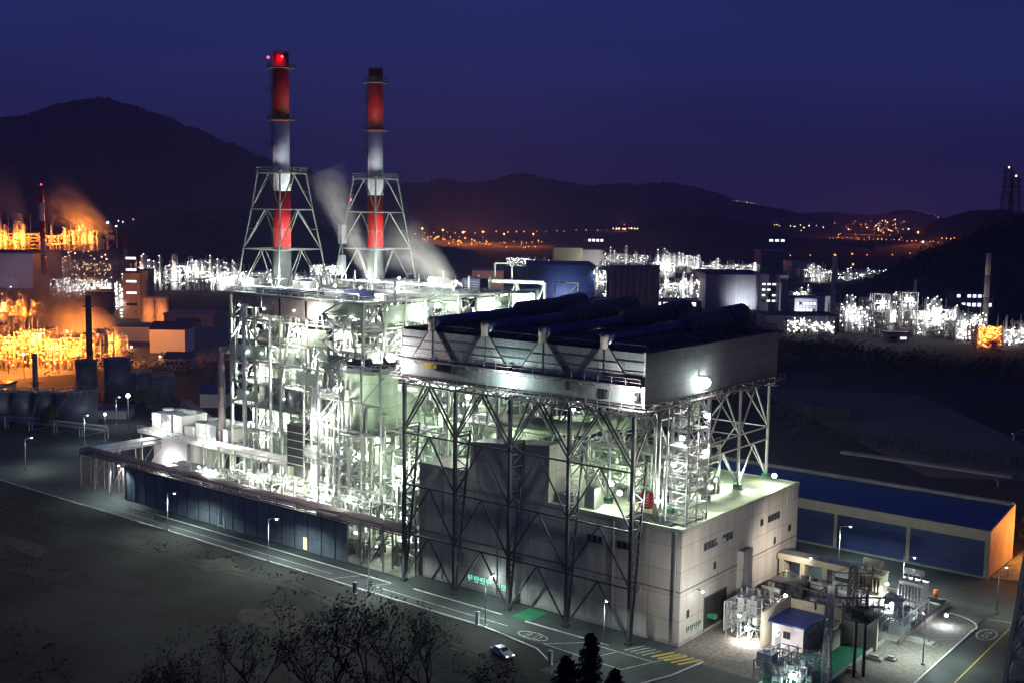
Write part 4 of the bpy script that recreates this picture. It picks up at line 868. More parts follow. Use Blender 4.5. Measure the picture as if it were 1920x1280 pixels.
T = thing('instrument_mast','thin grey mast with boxes beside the right chimney','mast',(-136,55,49)); b = MB(); b.bar((-136,55,49),(-136,55,66),.25); b.build('pole', mt['gsteel'], T); b = MB(); b.cbox(-136,55,60,1.6,1.6,5); b.cbox(-136,55,52,1.4,1.4,5); b.build('equipment_box', mt['galv'], T)
for (x,y), pw, ay in (((-121,21),26000,29.3),((-121,53),34000,61.4),((-138,38),16000,29.3),((-138,71),16000,61.4)):  # added floods that only serve to brighten the chimney bands
    t = flood('added chimney uplight on the boiler roof, '+{21:'nearest the left chimney',53:'nearest the right chimney',38:'far side of the left chimney',71:'far side of the right chimney'}[y], (x,y,50.8), pw, (.95,.97,1), .3, spot=(95,(-130,ay,84)))
for y, nm in ((19,'nearer'),(51,'farther')):  # lamps added to lift the boiler roofs and what stands on them
    for k, x in enumerate((-134,-123,-112,-101,-93)): flood(ordinal(k)+' added roof edge lamp from the left along the '+nm+' boiler house', (x,y+.6,52.2), 2400, (.95,1,.9), .28, off=(.2,.6,.2))
# roof top machinery on boilers
q = random.Random(77)
for j, y0 in enumerate((19,51)):
    for k in range(5):
        x = -134+k*9.2+q.uniform(-1,1); sx_, sy, sz = q.uniform(3,6), q.uniform(3,6), q.uniform(1.6,3.4); y = y0+q.uniform(3,14)
        if abs(x+130) < 6 and abs(y-(29.3 if j == 0 else 61.4)) < 6: continue
        roofbox('roof_unit', ('nearer','farther')[j]+' boiler roof machine housing, '+('leftmost','second from left','middle','second from right','rightmost')[k]+' of its row', 'machine housing', x, y, sx_, sy, sz, mt[('galv','navy','msteel')[k%3]], 49.15)
# ------------------------------------------------------------------ substation yard
T = thing('control_hut','small white hut with dark blue roof and one window in the substation','hut',(13.5,14,0))
c4 = [(10.8,12.9),(16.4,9.9),(17.0,17.4),(11.4,20.4)]
def rhut(x0,x1,y0,y1,h,T,wm,rm,ov=.5):
    b = MB(); b.box(x0,x1,y0,y1,0,h); b.build('wall', wm, T); b = MB(); b.box(x0-ov,x1+ov,y0-ov,y1+ov,h,h+.25); b.build('roof', rm, T)
rhut(11.2,16.6,10.6,17.6,4.0,T,mt['pinkw'],mt['blueroof'])
b = MB(); b.box(13.2,14.4,10.52,10.62,1.7,2.9); f = b.build('window', mt['dsteel'], T); b = MB(); b.box(13.3,13.75,10.48,10.54,1.8,2.8); b.box(13.85,14.3,10.48,10.54,1.8,2.8); b.build('pane', mt['glass'], f)
b = MB(); b.box(16.58,16.68,12.2,15.6,1.7,2.5); b.build('louvre', mt['msteel'], T)
b = MB(); b.box(11.9,12.8,10.5,10.6,0,2.2); b.build('door', mt['galv'], T)
b = MB(); b.box(10.2,10.6,8.5,19,0,6.0); b.build('firewall', mt['beige'], loc=(10.4,14,0), label='tall pale fire wall to the left of the blue roofed hut', cat='wall')
b = MB(); b.box(10.61,19.5,18.9,19.3,0,5.6); b.build('firewall', mt['beige'], loc=(15,19,0), label='long pale fire wall behind the blue roofed hut', cat='wall')
b = MB(); b.box(19.52,19.9,12,19.3,0,3.4); b.box(19.9,25.5,18.9,19.3,0,5.0); b.build('firewall', mt['beige'], loc=(22,19,0), label='pale fire wall right of the blue roofed hut behind lattice masts', cat='wall')
b = MB(); b.box(2.2,2.45,11,19.5,.2,5.2)
for k in range(5): b.box(2.46,2.6,11.2+k*2,11.4+k*2,.1,5.2)
for k in range(16): b.box(2.46,2.52,11.3+k*.5,11.5+k*.5,3.2+.6*(k%3),4.4)
b.build('screen_wall', mt['white'], loc=(2.3,15,0), label='white ribbed screen wall before the dark loading door', cat='wall')
b = MB(); b.box(.3,1.8,8.7,9.6,2.6,3.3); b.build('sign_board', mt['green'], loc=(1,9,2.6), label='small green sign at the dark loading door', cat='sign')
T = thing('concrete_portal','long pale concrete portal frame with flat top beside the hall','portal frame',(8,37,0))
b = MB(); b.box(.3,15,35.6,38.6,7.0,7.6); b.build('beam', mt['msteel'], T); b = MB(); b.box(.3,15,35.3,35.58,6.5,7.65); b.build('fascia', mt['beige'], T)
for x in (.5,4.6,8.9,13.8):
    b = MB(); b.box(x,x+.9,35.7,38.2,0,6.98); b.build('column', mt['beige'], T)
def xfmr(lab, x, y, s, m, seed, rz=0):
    t = thing('transformer', lab, 'transformer', (x,y,0), 'transformers in the substation'); q = random.Random(seed)
    b = MB(); b.box(x-1.9*s,x+1.9*s,y-1.2*s,y+1.2*s,.4,3.2*s); b.box(x-2.1*s,x+2.1*s,y-1.4*s,y+1.4*s,.1,.4); b.box(x-2.0*s,x+2.0*s,y-1.3*s,y+1.3*s,3.2*s,3.35*s); b.build('tank_body', m, t)
    for k in range(8): 
        b = MB(); b.box(x-1.8*s+k*.5*s,x-1.65*s+k*.5*s,y-1.9*s,y-1.22*s,.8*s,2.8*s); b.build('cooling_fin', m, t)
    for k in range(3):
        b = MB(); xx = x-1.2*s+k*1.2*s; b.lathe((xx,y,3.35*s),[(.22,0),(.26,.2),(.14,.3),(.24,.5),(.12,.6),(.2,.8),(.1,.95),(.05,1.5)],10); b.build('bushing', mt['brickr'], t)
    b = MB(); b.tube((x-1.7*s,y+.8*s,4.5*s),(x+1.2*s,y+.8*s,4.5*s),.5*s,seg=14); b.bar((x-1.2*s,y+.8*s,3.3*s),(x-1.2*s,y+.8*s,4.2*s),.15); b.bar((x+.8*s,y+.8*s,3.3*s),(x+.8*s,y+.8*s,4.2*s),.15); b.build('conservator', m, t); return t
xfmr('big beige transformer at the back of the substation', 14.0,47.0,1.25,mt['beige'],1); xfmr('pale grey transformer right of the beige one', 21.6,47.2,1.15,mt['white'],2)
xfmr('grey transformer behind the starry floodlight by the screen wall', 5.5,21.5,1.1,mt['vessel'],3); xfmr('transformer between the hall and the tall fire wall', 7.0,15.5,1.1,mt['beige'],4)
xfmr('transformer standing right behind the long fire wall', 17.5,26.5,1.2,mt['vessel'],5)
b = MB(); b.tube((24.6,50.6,0),(24.6,50.6,1.9),.45,seg=12); b.ball((24.6,50.6,1.9),.45,12,5,.4); b.build('barrel', mt['orangec'], loc=(24.6,50.6,0), label='orange drum standing right of the pale grey transformer', cat='barrel')
b = MB(); b.box(6,27,25,49,.0,.12); b.build('concrete_pad', mt['concrete'], kind='structure')
b = MB(); b.box(27.1,27.5,24,49.4,0,.9); b.box(6,27.09,49.1,49.4,0,.9); b.build('low_wall', mt['brownp'], loc=(27.3,36,0), label='low brown retaining wall along the transformer pad', cat='wall')
b = MB(); b.quad((15.8,-4,.03),(24.0,-4,.03),(24.0,11.5,.03),(17.5,11.5,.03)); b.quad((19.9,11.6,.035),(24.4,11.6,.035),(24.4,25,.035),(20.6,25,.035)); b.build('green_pad', mt['green'], kind='structure')
b = MB(); b.box(24.6,24.9,-4,25,0,.5); b.build('kerb', mt['concrete'], kind='structure')
# breaker skid and bus equipment in front of the hut
T = thing('switchgear','crowded grey switchgear frames in front of the blue roofed hut','switchgear',(18,3,0))
steel(T,15.0,22.5,-3.5,5.5,[1.6,2.9],5,4,random.Random(61),mt['galv'],mt['galv'],mt['pipe'],mt['white'],cw=.16,bw=.14,npipe=14,nves=2,nbox=8,deckp=.05,pr=(.05,.12),rail=False,brace=.1)
T = thing('switchgear','crowded reddish pipe and valve skid between screen wall and fire wall','pipe skid',(6.5,12,0))
steel(T,3.4,9.6,9.8,18,[2.4,4.4,6.0],3,3,random.Random(62),mt['galv'],mt['galv'],mt['pipe'],mt['vessel'],cw=.18,bw=.15,npipe=34,nves=5,nbox=6,deckp=.3,pr=(.06,.2),rail=False)
T = thing('switchgear','dark row of pipes and machines beneath the concrete portal','pipe skid',(8,33,0))
steel(T,2,18,28,34.5,[2.6,4.6],5,2,random.Random(63),mt['dsteel'],mt['dsteel'],mt['galv'],mt['vessel'],cw=.2,bw=.16,npipe=34,nves=5,nbox=10,deckp=.3,pr=(.06,.22),rail=False)
T = thing('switchgear','lit grey bus bars and disconnectors at the right end of the pad','switchgear',(23,33,0))
steel(T,19.8,26.4,28,41,[2.0,3.2],3,4,random.Random(64),mt['galv'],mt['galv'],mt['galv'],mt['white'],cw=.14,bw=.12,npipe=16,nves=2,nbox=7,deckp=.08,pr=(.05,.12),rail=False)
for k,(x,y,sx_,sy,h,lab) in enumerate([(26.5,15.5,2.6,1.2,.5,'left one of the pale concrete slabs on the gravel by the road'),(28.6,17,1.6,1.1,.4,'small pale concrete slab on the gravel nearest the lamp post'),(29.5,28,4.5,1.6,.35,'long pale concrete slab by the verge lamp'),(25.6,9.0,1.8,1.2,.5,'pale footing block under the twin poles')]):
    b = MB(); b.box(x-sx_/2,x+sx_/2,y-sy/2,y+sy/2,0,h); b.box(x-sx_*.3,x+sx_*.3,y-sy*.3,y+sy*.3,h,h+.3); b.build('concrete_slab', mt['concrete'], loc=(x,y,0), label=lab, cat='slab')
def mast(lab, x, y, h, w0, w1, arms, m='galv', n=8, cat='lattice mast', grp=None, arm_m='galv', lw=.075):
    t = thing('lattice_mast', lab, cat, (x,y,0), grp); b = MB()
    for k in range(n):
        za, zb = h*k/n, h*(k+1)/n; a_, c_ = w0+(w1-w0)*k/n, w0+(w1-w0)*(k+1)/n
        A_ = [Vector((x+i*a_/2, y+j*a_/2, za)) for i, j in ((-1,-1),(1,-1),(1,1),(-1,1))]; B_ = [Vector((x+i*c_/2, y+j*c_/2, zb)) for i, j in ((-1,-1),(1,-1),(1,1),(-1,1))]
        wb = max(.17, w0*lw)
        for i in range(4): b.bar(A_[i],B_[i],wb); b.bar(A_[i],B_[(i+1)%4],wb*.6); b.bar(B_[i],B_[(i+1)%4],wb*.6); b.bar(A_[(i+1)%4],B_[i],wb*.6)
    b.build('lattice', mt[m], t)
    for z, L in arms:
        b = MB(); b.bar((x-L*rt.x,y-L*rt.y,z),(x+L*rt.x,y+L*rt.y,z),max(.12,w1*.1)); b.bar((x-L*rt.x,y-L*rt.y,z),(x,y,z+L*.35),.1); b.bar((x+L*rt.x,y+L*rt.y,z),(x,y,z+L*.35),.1)
        a_ = b.build('cross_arm', mt[arm_m], t)
        for s in (-1,1):
            b = MB(); b.lathe((x+s*L*rt.x*.95,y+s*L*rt.y*.95,z-1.1),[(.08,0),(.2,.15),(.1,.3),(.2,.45),(.1,.6),(.2,.75),(.06,1.05)],8); b.build('insulator', mt['brickr'], a_)
    return t
mast('grey lattice mast in front of the switchgear, leftmost of three', 24.2,2.0,13.5,1.0,.8,[(12.4,2.2),(9.5,1.8)])
mast('dark lattice mast with wide arms right of the blue roofed hut', 19.3,23.6,11.5,1.5,1.0,[(10.6,3.4),(8.4,3.0)],m='dsteel',arm_m='dsteel')
T = thing('twin_pole','pair of dark poles carrying a cable platform in front of the gravel','pole',(27,7,0)); b = MB(); b.tube((26.6,6.7,0),(26.6,6.7,13),.26,.2,seg=10); b.tube((27.6,7.9,0),(27.6,7.9,13),.26,.2,seg=10); b.build('pole', mt['dsteel'], T)
b = MB(); b.box(25.2,29.0,5.2,9.4,9.2,9.35); b.rail([(25.2,5.2,9.35),(29,5.2,9.35),(29,9.4,9.35)],1,.08,1); b.box(26,28,6,8.2,9.4,10.8); b.bar((24.4,5,12.4),(29.8,9.6,12.4),.2); b.bar((24.4,5,11),(29.8,9.6,11),.16); b.build('cable_platform', mt['dsteel'], T)
mast('huge dark lattice pylon cut by the right edge of the picture', 49.3,24.0,44,8.5,2.2,[(38,7),(31,9)],m='msteel',n=11,cat='pylon')
flood('starry floodlight on the ground between screen wall and hut', (7.6,9.2,2.3), 3600, (1,.92,.86), .5, spot=(168,None))
flood('starry floodlight at the bottom edge in the switchgear', (21.4,-3.9,2.2), 3600, (.85,1,1), .5, spot=(168,None))
flood('added lamp in front of the blue roofed hut', (13.6,7.4,3.2), 1500, (1,.95,.95), .22, off=(0,-.3,0))  # added so the hut front reads bright
flood('starry floodlight in front of the pale grey transformer', (22.8,33.5,3.2), 9000, (.88,1,1), .65, spot=(165,None))
flood('lamp lighting the fire wall between hall and hut', (8.8,20.6,5.2), 3600, (1,1,.88), .3, spot=(165,None))
flood('small lamp beside the two back transformers', (18.0,43.5,3.4), 3000, (1,1,.9), .3, spot=(165,None))
flood('small bright lamp on the low brown wall', (30.3,38.4,1.8), 1200, (.85,.95,1), .3)
flood('hidden looking lamp high on the side wall of the hall shining down', (1.9,4.0,8.6), 330, (.95,1,.96), .2, off=(.8,0,0))
flood('added lamp facing the side wall of the hall near the portal', (9.0,30.0,9.5), 5200, (1,.86,.72), .2, spot=(130,(0,33,9)))  # added spot, stands clear of the wall to light it
flood('added lamp lighting the hall side wall from beyond the crossing', (14.0,-7.0,10.5), 15000, (1,.95,.84), .25, spot=(100,(0,13,9)))  # added spot giving the hall side wall its even warm light
# ------------------------------------------------------------------ warehouse
T = thing('warehouse','long low warehouse with dark blue shutters, blue roof and orange lit gable','building',(-10,79,0))
X0, X1, Y0, Y1 = -75, 28.2, 70.5, 87.3
b = MB(); n = 0
b.v += [(X1-.3,Y0,0),(X1-.3,Y1,0),(X1-.3,Y1,11.5),(X1-.3,Y0,9.2),(X1,Y0,0),(X1,Y1,0),(X1,Y1,11.5),(X1,Y0,9.2)]
for q_ in ((3,2,1,0),(4,5,6,7),(0,1,5,4),(1,2,6,5),(2,3,7,6),(3,0,4,7)): b.f.append(q_); b.m.append(0); b.sm.append(False)
b.build('gable_wall', mt['ocre'], T)
b = MB(); b.box(X0,X1-.31,Y1-.3,Y1,0,11.3); b.box(X0,X0+.3,Y0+.1,Y1-.31,0,9); b.build('wall', mt['beige'], T)
b = MB(); b.quad((X0-.2,Y0+.3,9.1),(X1-.35,Y0+.3,9.1),(X1-.35,Y1-1.5,11.15),(X0-.2,Y1-1.5,11.15)); b.quad((X0-.2,Y0+.3,8.9),(X0-.2,Y1-1.5,10.95),(X1-.35,Y1-1.5,10.95),(X1-.35,Y0+.3,8.9)); b.build('roof', mt['blueroof'], T)
b = MB(); b.box(X0-.2,X1-.02,Y0-.25,Y0+.29,7.2,9.25); b.build('fascia', mt['beige'], T)
b = MB(); b.bar((X0-.2,Y1-.8,11.5),(X1-.31,Y1-.8,11.5),1.4,.5); b.build('ridge_cap', mt['concrete'], T)
xs_ = [X1-.6-15.3*k for k in range(8)]
for k, x in enumerate(xs_):
    b = MB(); b.box(x-.35,x+.35,Y0-.12,Y0+.5,0,7.2); b.build('pillar', mt['beige'], T)
    if k < 7: b = MB(); b.box(x-15.3+.36,x-.36,Y0+.1,Y0+.3,.15,7.2); b.build('shutter', mt['bluewall'], T)
b = MB(); b.box(X0,X1+.2,Y0-1.0,Y0+.09,-.03,.14); b.build('step', mt['concrete'], T)
t = flood('sodium lamp lighting the orange gable of the warehouse', (36,86,7.0), 9000, (1,.36,.07), .3, m='lorg', off=(-.5,0,0), group='')
flood('sodium lamp beyond the warehouse lighting the scrub orange', (46,108,6), 5200, (1,.25,.05), .3, m='lorg', off=(0,.3,0))
b = MB(); b.quad((28.4,70.8,-.01),(75,85,-.01),(75,120,-.01),(28.4,100,-.01)); b.build('rear_yard', mt['yardc'], kind='structure')
b = MB(); b.box(30.5,31,74.5,75,0,1.3); b.build('bollard', mt['white'], loc=(30.7,74.7,0), label='small white bollard at the corner of the orange gable', cat='bollard')
# ------------------------------------------------------------------ generic far building
def building(nm, lab, x, y, sx_, sy, h, rz, wm, rm, wins=None, lit=False, gable=0., cat='building', z=0.):
    t = thing(nm, lab, cat, (x,y,z)); t.rotation_euler = (0,0,rz)
    b = MB(); b.cbox(x,y,z,sx_,sy,h); b.build('wall', mt[wm], t)
    b = MB()
    if gable:
        a_, c_ = sx_/2+.4, sy/2+.4
        P = [(x-a_,y-c_,z+h),(x+a_,y-c_,z+h),(x+a_,y+c_,z+h),(x-a_,y+c_,z+h),(x-a_,y,z+h+gable),(x+a_,y,z+h+gable)]
        b.quad(P[0],P[1],P[5],P[4]); b.quad(P[2],P[3],P[4],P[5]); b.quad(P[1],P[2],P[5]); b.quad(P[3],P[0],P[4]); b.quad(P[3],P[2],P[1],P[0])
    else: b.cbox(x,y,z+h,sx_+.8,sy+.8,.7)
    b.build('roof', mt[rm], t)
    if wins:
        face, rows, cols, z0, dz, wh = wins
        for r_ in range(rows):
            for c in range(cols):
                u = (c+.5)/cols-.5; fm = MB(); pm = MB(); zz = z+z0+r_*dz
                if face == 'y': ww = sx_/cols*.6; xx = x+u*sx_*.92; fm.box(xx-ww/2-.12,xx+ww/2+.12,y-sy/2-.12,y-sy/2-.003,zz-.12,zz+wh+.12); pm.box(xx-ww/2,xx+ww/2,y-sy/2-.18,y-sy/2-.12,zz,zz+wh)
                else: ww = sy/cols*.6; yy = y+u*sy*.92; fm.box(x+sx_/2+.003,x+sx_/2+.12,yy-ww/2-.12,yy+ww/2+.12,zz-.12,zz+wh+.12); pm.box(x+sx_/2+.12,x+sx_/2+.18,yy-ww/2,yy+ww/2,zz,zz+wh)
                f_ = fm.build('window', mt['dsteel'], t); pm.build('pane', mt['lwin' if (lit and (r_*7+c*3) % 5) else 'glass'], f_)
    return t
def gdepth(px, py): return (at(px, py)-CP).dot(fw)
def bpx(nm, lab, xl, xr, ytop, ybot, D, depth, wm, rm, **k):     # size a building from its bearing, distance and height
    D = gdepth((xl+xr)/2, ybot); L, R = far(xl, (ytop+ybot)/2, D), far(xr, (ytop+ybot)/2, D); zt = far((xl+xr)/2, ytop, D).z
    c = (L+R)/2; wd = (R-L).length; d = Vector((c.x-CP.x, c.y-CP.y, 0)).normalized(); c = c+d*depth/2; rz = k.pop('rz', None)
    rz = math.atan2(rt.y, rt.x) if rz is None else rz; return building(nm, lab, c.x, c.y, wd, depth, zt, rz, wm, rm, **k)
bpx('factory_building','large plain blue factory building right of the white steel frame',985,1110,497,560,700,60,'bluewall','navy')
bpx('factory_building','dull pink block left of the large blue building',886,945,508,552,640,40,'brickr','navy')
bpx('factory_building','dark blue low block between boilers and pink block',872,900,552,590,520,30,'bluewall','navy')
bpx('factory_building','pale beige building with dark roof above the blue building',1036,1090,465,498,900,60,'beige','navy')
bpx('factory_building','grey building with a row of lit windows right of the pale beige one',1090,1131,469,498,880,40,'bwall','navy',wins=('y',1,5,60*0+30,4,3.0),lit=True)
bpx('factory_building','pale curved looking hall with dark roof in the right middle',1308,1422,515,580,560,60,'fwall','navy')
bpx('office_building','dark office tower with three rows of lit windows',1420,1472,515,585,545,16,'bwall','navy',wins=('y',4,5,7,3.9,1.4),lit=True)
bpx('factory_building','narrow pale stair tower right of the dark office tower',1458,1474,516,588,540,10,'fwall','navy')
bpx('factory_building','pale building behind the office tower with three lit lamps on it',1420,1467,471,500,860,40,'bwall','fwall',wins=('y',1,4,32,4,3),lit=True)
bpx('factory_building','low white two storey building right of the office tower',1482,1524,560,592,560,22,'fwall','navy',wins=('y',2,6,3,4.5,1.6),lit=True)
bpx('factory_building','low white workshop with big pale door',1522,1555,555,590,575,24,'white','navy')
bpx('factory_building','pale lilac block beyond the office tower',1476,1508,492,522,900,40,'fwall','fwall')
bpx('factory_building','low wide blue shed under the silos',1110,1310,566,590,545,30,'bluewall','navy',wins=('y',1,14,6,4,2.6),lit=True)
bpx('factory_building','flat long lilac building at the foot of the office tower',1425,1560,592,618,500,24,'fwall','navy')
bpx('factory_building','grey control building with blue roof at the far right',1775,1850,552,600,520,24,'bwall','blueroof',wins=('y',2,7,9,6,2.4),lit=True)
bpx('factory_building','small dark gatehouse with lit window in front of the right plant',1660,1700,625,640,480,8,'bwall','navy',wins=('y',1,2,1.2,2,1.3),lit=True)
bpx('factory_building','dark shed standing alone in the right hand fields',1514,1588,762,788,245,8,'dsteel','navy')
bpx('factory_building','huge dark hall at the left edge under the upper orange plant',-60,92,475,540,760,60,'bwall','navy')
bpx('factory_building','grey low hall in front of the huge dark hall at left edge',-30,38,493,535,700,30,'fwall','navy')
bpx('tower_building','tall red brown tower block with few lit windows at left',238,270,512,598,520,14,'ocre','navy',wins=('y',5,1,8,7,1.4),lit=True)
bpx('tower_building','narrow dark lift shaft right of the red brown tower block',268,284,508,598,528,12,'bwall','navy')
bpx('factory_building','pale orange lit workshop at left beside the smoke',222,300,613,640,440,16,'white','navy')
bpx('factory_building','pale gabled shed at the right end of the orange lit workshop',290,356,618,662,405,16,'white','navy',gable=3.2)
bpx('factory_building','long low dark building right of the lower silos',318,410,590,612,470,24,'bwall','bwall')
bpx('factory_building','dark building with navy roof behind the gabled shed',335,372,606,640,430,14,'bwall','navy',gable=2)
bpx('house','small house with blue roof and row of windows below the gabled shed',314,362,672,694,330,10,'fwall','blueroof',gable=2.4,wins=('y',1,5,2.6,2,1.2))
bpx('house','grey house with blue gabled roof left of the boilers',383,432,738,764,268,12,'pinkw','blueroof',gable=2.6)
bpx('house','open shed with blue glowing lamp beneath its roof behind the cooler block',175,245,768,785,292,8,'bwall','navy')
bpx('factory_building','low long pale shed behind the dark tanks',0,22,722,735,330,8,'fwall','navy')
bpx('factory_building','navy roofed long hall left of the red brown tower',175,232,550,576,560,30,'bwall','navy')
# silos and tanks
def tank(lab, px, D, r, h, m='tank', grp='storage tanks at left', dome=.12, nm='storage_tank', cat='tank'):
    c = far(px, 640, D); x, y = c.x, c.y; t = thing(nm, lab, cat, (x,y,0), grp)
    b = MB(); b.lathe((x,y,0),[(r,0),(r,h)],32); b.build('shell', mt[m], t); b = MB(); b.lathe((x,y,0),[(r*1.02,h),(r*1.02,h+.25),(r*.1,h+.3+r*dome)],32); b.build('roof', mt[m], t)
    b = MB()
    for k in range(20):
        a_, c_ = 2*PI*k/20, 2*PI*(k+1)/20; P = Vector((x+r*math.cos(a_),y+r*math.sin(a_),h+.25)); Q = Vector((x+r*math.cos(c_),y+r*math.sin(c_),h+.25)); b.bar(P,P+Vector((0,0,1.1)),.1); b.bar(P+Vector((0,0,1.1)),Q+Vector((0,0,1.1)),.1)
    for k in range(int(h*1.4)):
        a_ = -2.2+.09*k; b.cbox(x+(r+.5)*math.cos(a_),y+(r+.5)*math.sin(a_),k*.7,1.0,.5,.1,a_)
    b.build('railing_and_stair', mt['galv'], t); return t
for px, yb, yt, wpx, lab in [(-6,797,735,24,'dark tank cut by the left edge'),(38,797,737,20,'narrow dark tank second from the left edge'),(82,798,737,22,'dark tank in the middle of the front tank row'),(140,799,738,38,'widest dark tank at the right end of the front row'),(160,752,677,20,'slim grey tank in front of the orange glow'),(219,752,673,25,'big pale tank right of the dark chimney'),(270,755,700,13,'slim grey tank second from right in the back row'),(305,758,707,19,'grey blue tank at the right end of the back row'),(246,750,702,9,'small tank between the big pale tank and the slim one')]:
    D = gdepth(px, yb); r = wpx*D/F; h = far(px, yt, D).z
    tank(lab, px, D, r, h)
for px, r, lab in ((279,2.9,'left one of the two orange lit silos beside the tower block'),(305,2.8,'right one of the two orange lit silos beside the tower block')): tank(lab, px, gdepth(px,603), 3.9, far(px,560,gdepth(px,603)).z, 'ocre', 'silos beside the tower block', .2, 'silo', 'silo')
for k in range(8): px = 1146+k*11.5; c = far(px,520,690); tank(('first','second','third','fourth','fifth','sixth','seventh','last')[k]+' of the dark grain silos from the left', px, 690, 2.1, far(px,498,690).z, 'silo', 'row of dark silos above the condenser', .2, 'silo', 'silo')
bpx('factory_building','flat blue roofed gallery on top of the dark silos',1140,1232,486,500,688,9,'bwall','blueroof')
tk = thing('chimney','single dark steel chimney in front of the orange smoke','chimney',tuple(far(169,700,425).xy)+(0,)); c = far(169,700,425); b = MB(); b.tube((c.x,c.y,0),(c.x,c.y,far(169,553,425).z),1.35,1.0,seg=18); b.build('shaft', mt['dsteel'], tk); b = MB()
for z in (12,22,32): b.lathe((c.x,c.y,z),[(2.1,0),(2.1,.25)],16)
b.build('platform', mt['dsteel'], tk)
c = far(66,700,385); tk = thing('chimney','short pale steel chimney behind the front tank row','chimney',(c.x,c.y,0)); b = MB(); b.tube((c.x,c.y,0),(c.x,c.y,far(66,662,385).z),1.0,.8,seg=16); b.build('shaft', mt['tank'], tk); b = MB(); b.lathe((c.x,c.y,10),[(1.6,0),(1.6,.2)],14); b.build('platform', mt['dsteel'], tk)
def banded(lab, px, ytop, D, r, bands, top=None):
    c = far(px, 500, D); zt = far(px, ytop, D).z; t = thing('chimney', lab, 'chimney', (c.x,c.y,0), 'distant red and white chimneys'); n = len(bands)
    for k, m in enumerate(bands): b = MB(); b.tube((c.x,c.y,zt*k/n),(c.x,c.y,zt*(k+1)/n),r*(1.25-.25*k/n),r*(1.25-.25*(k+1)/n),seg=12); b.build('shaft_band', mt[m], t)
    b = MB(); b.ball((c.x,c.y,zt+.5),.7 if top else .3,8,5); b.build('beacon', mt[top or 'dsteel'], t); return t
banded('slender red and white chimney above the upper orange plant', 82, 348, 900, 1.7, ['stackg','redp','whitep','redp','whitep','redp'], 'lred')
banded('dark banded mast chimney left of the white lit refinery', 236, 437, 830, 1.3, ['stackg','redp','stackg','redp'])
banded('dark slender chimney with sodium lamp on top beyond the office tower', 1565, 480, gdepth(1565,602), 1.6, ['stackg','stackg','stackg','stackg'], 'lorg')
banded('dark slender chimney rising at the right edge plant', 1853, 475, gdepth(1853,640), 1.4, ['stackg','stackg','stackg','stackg'])
banded('short thin chimney between both lit frames at right', 1718, 525, gdepth(1718,610), .9, ['stackg','stackg'])
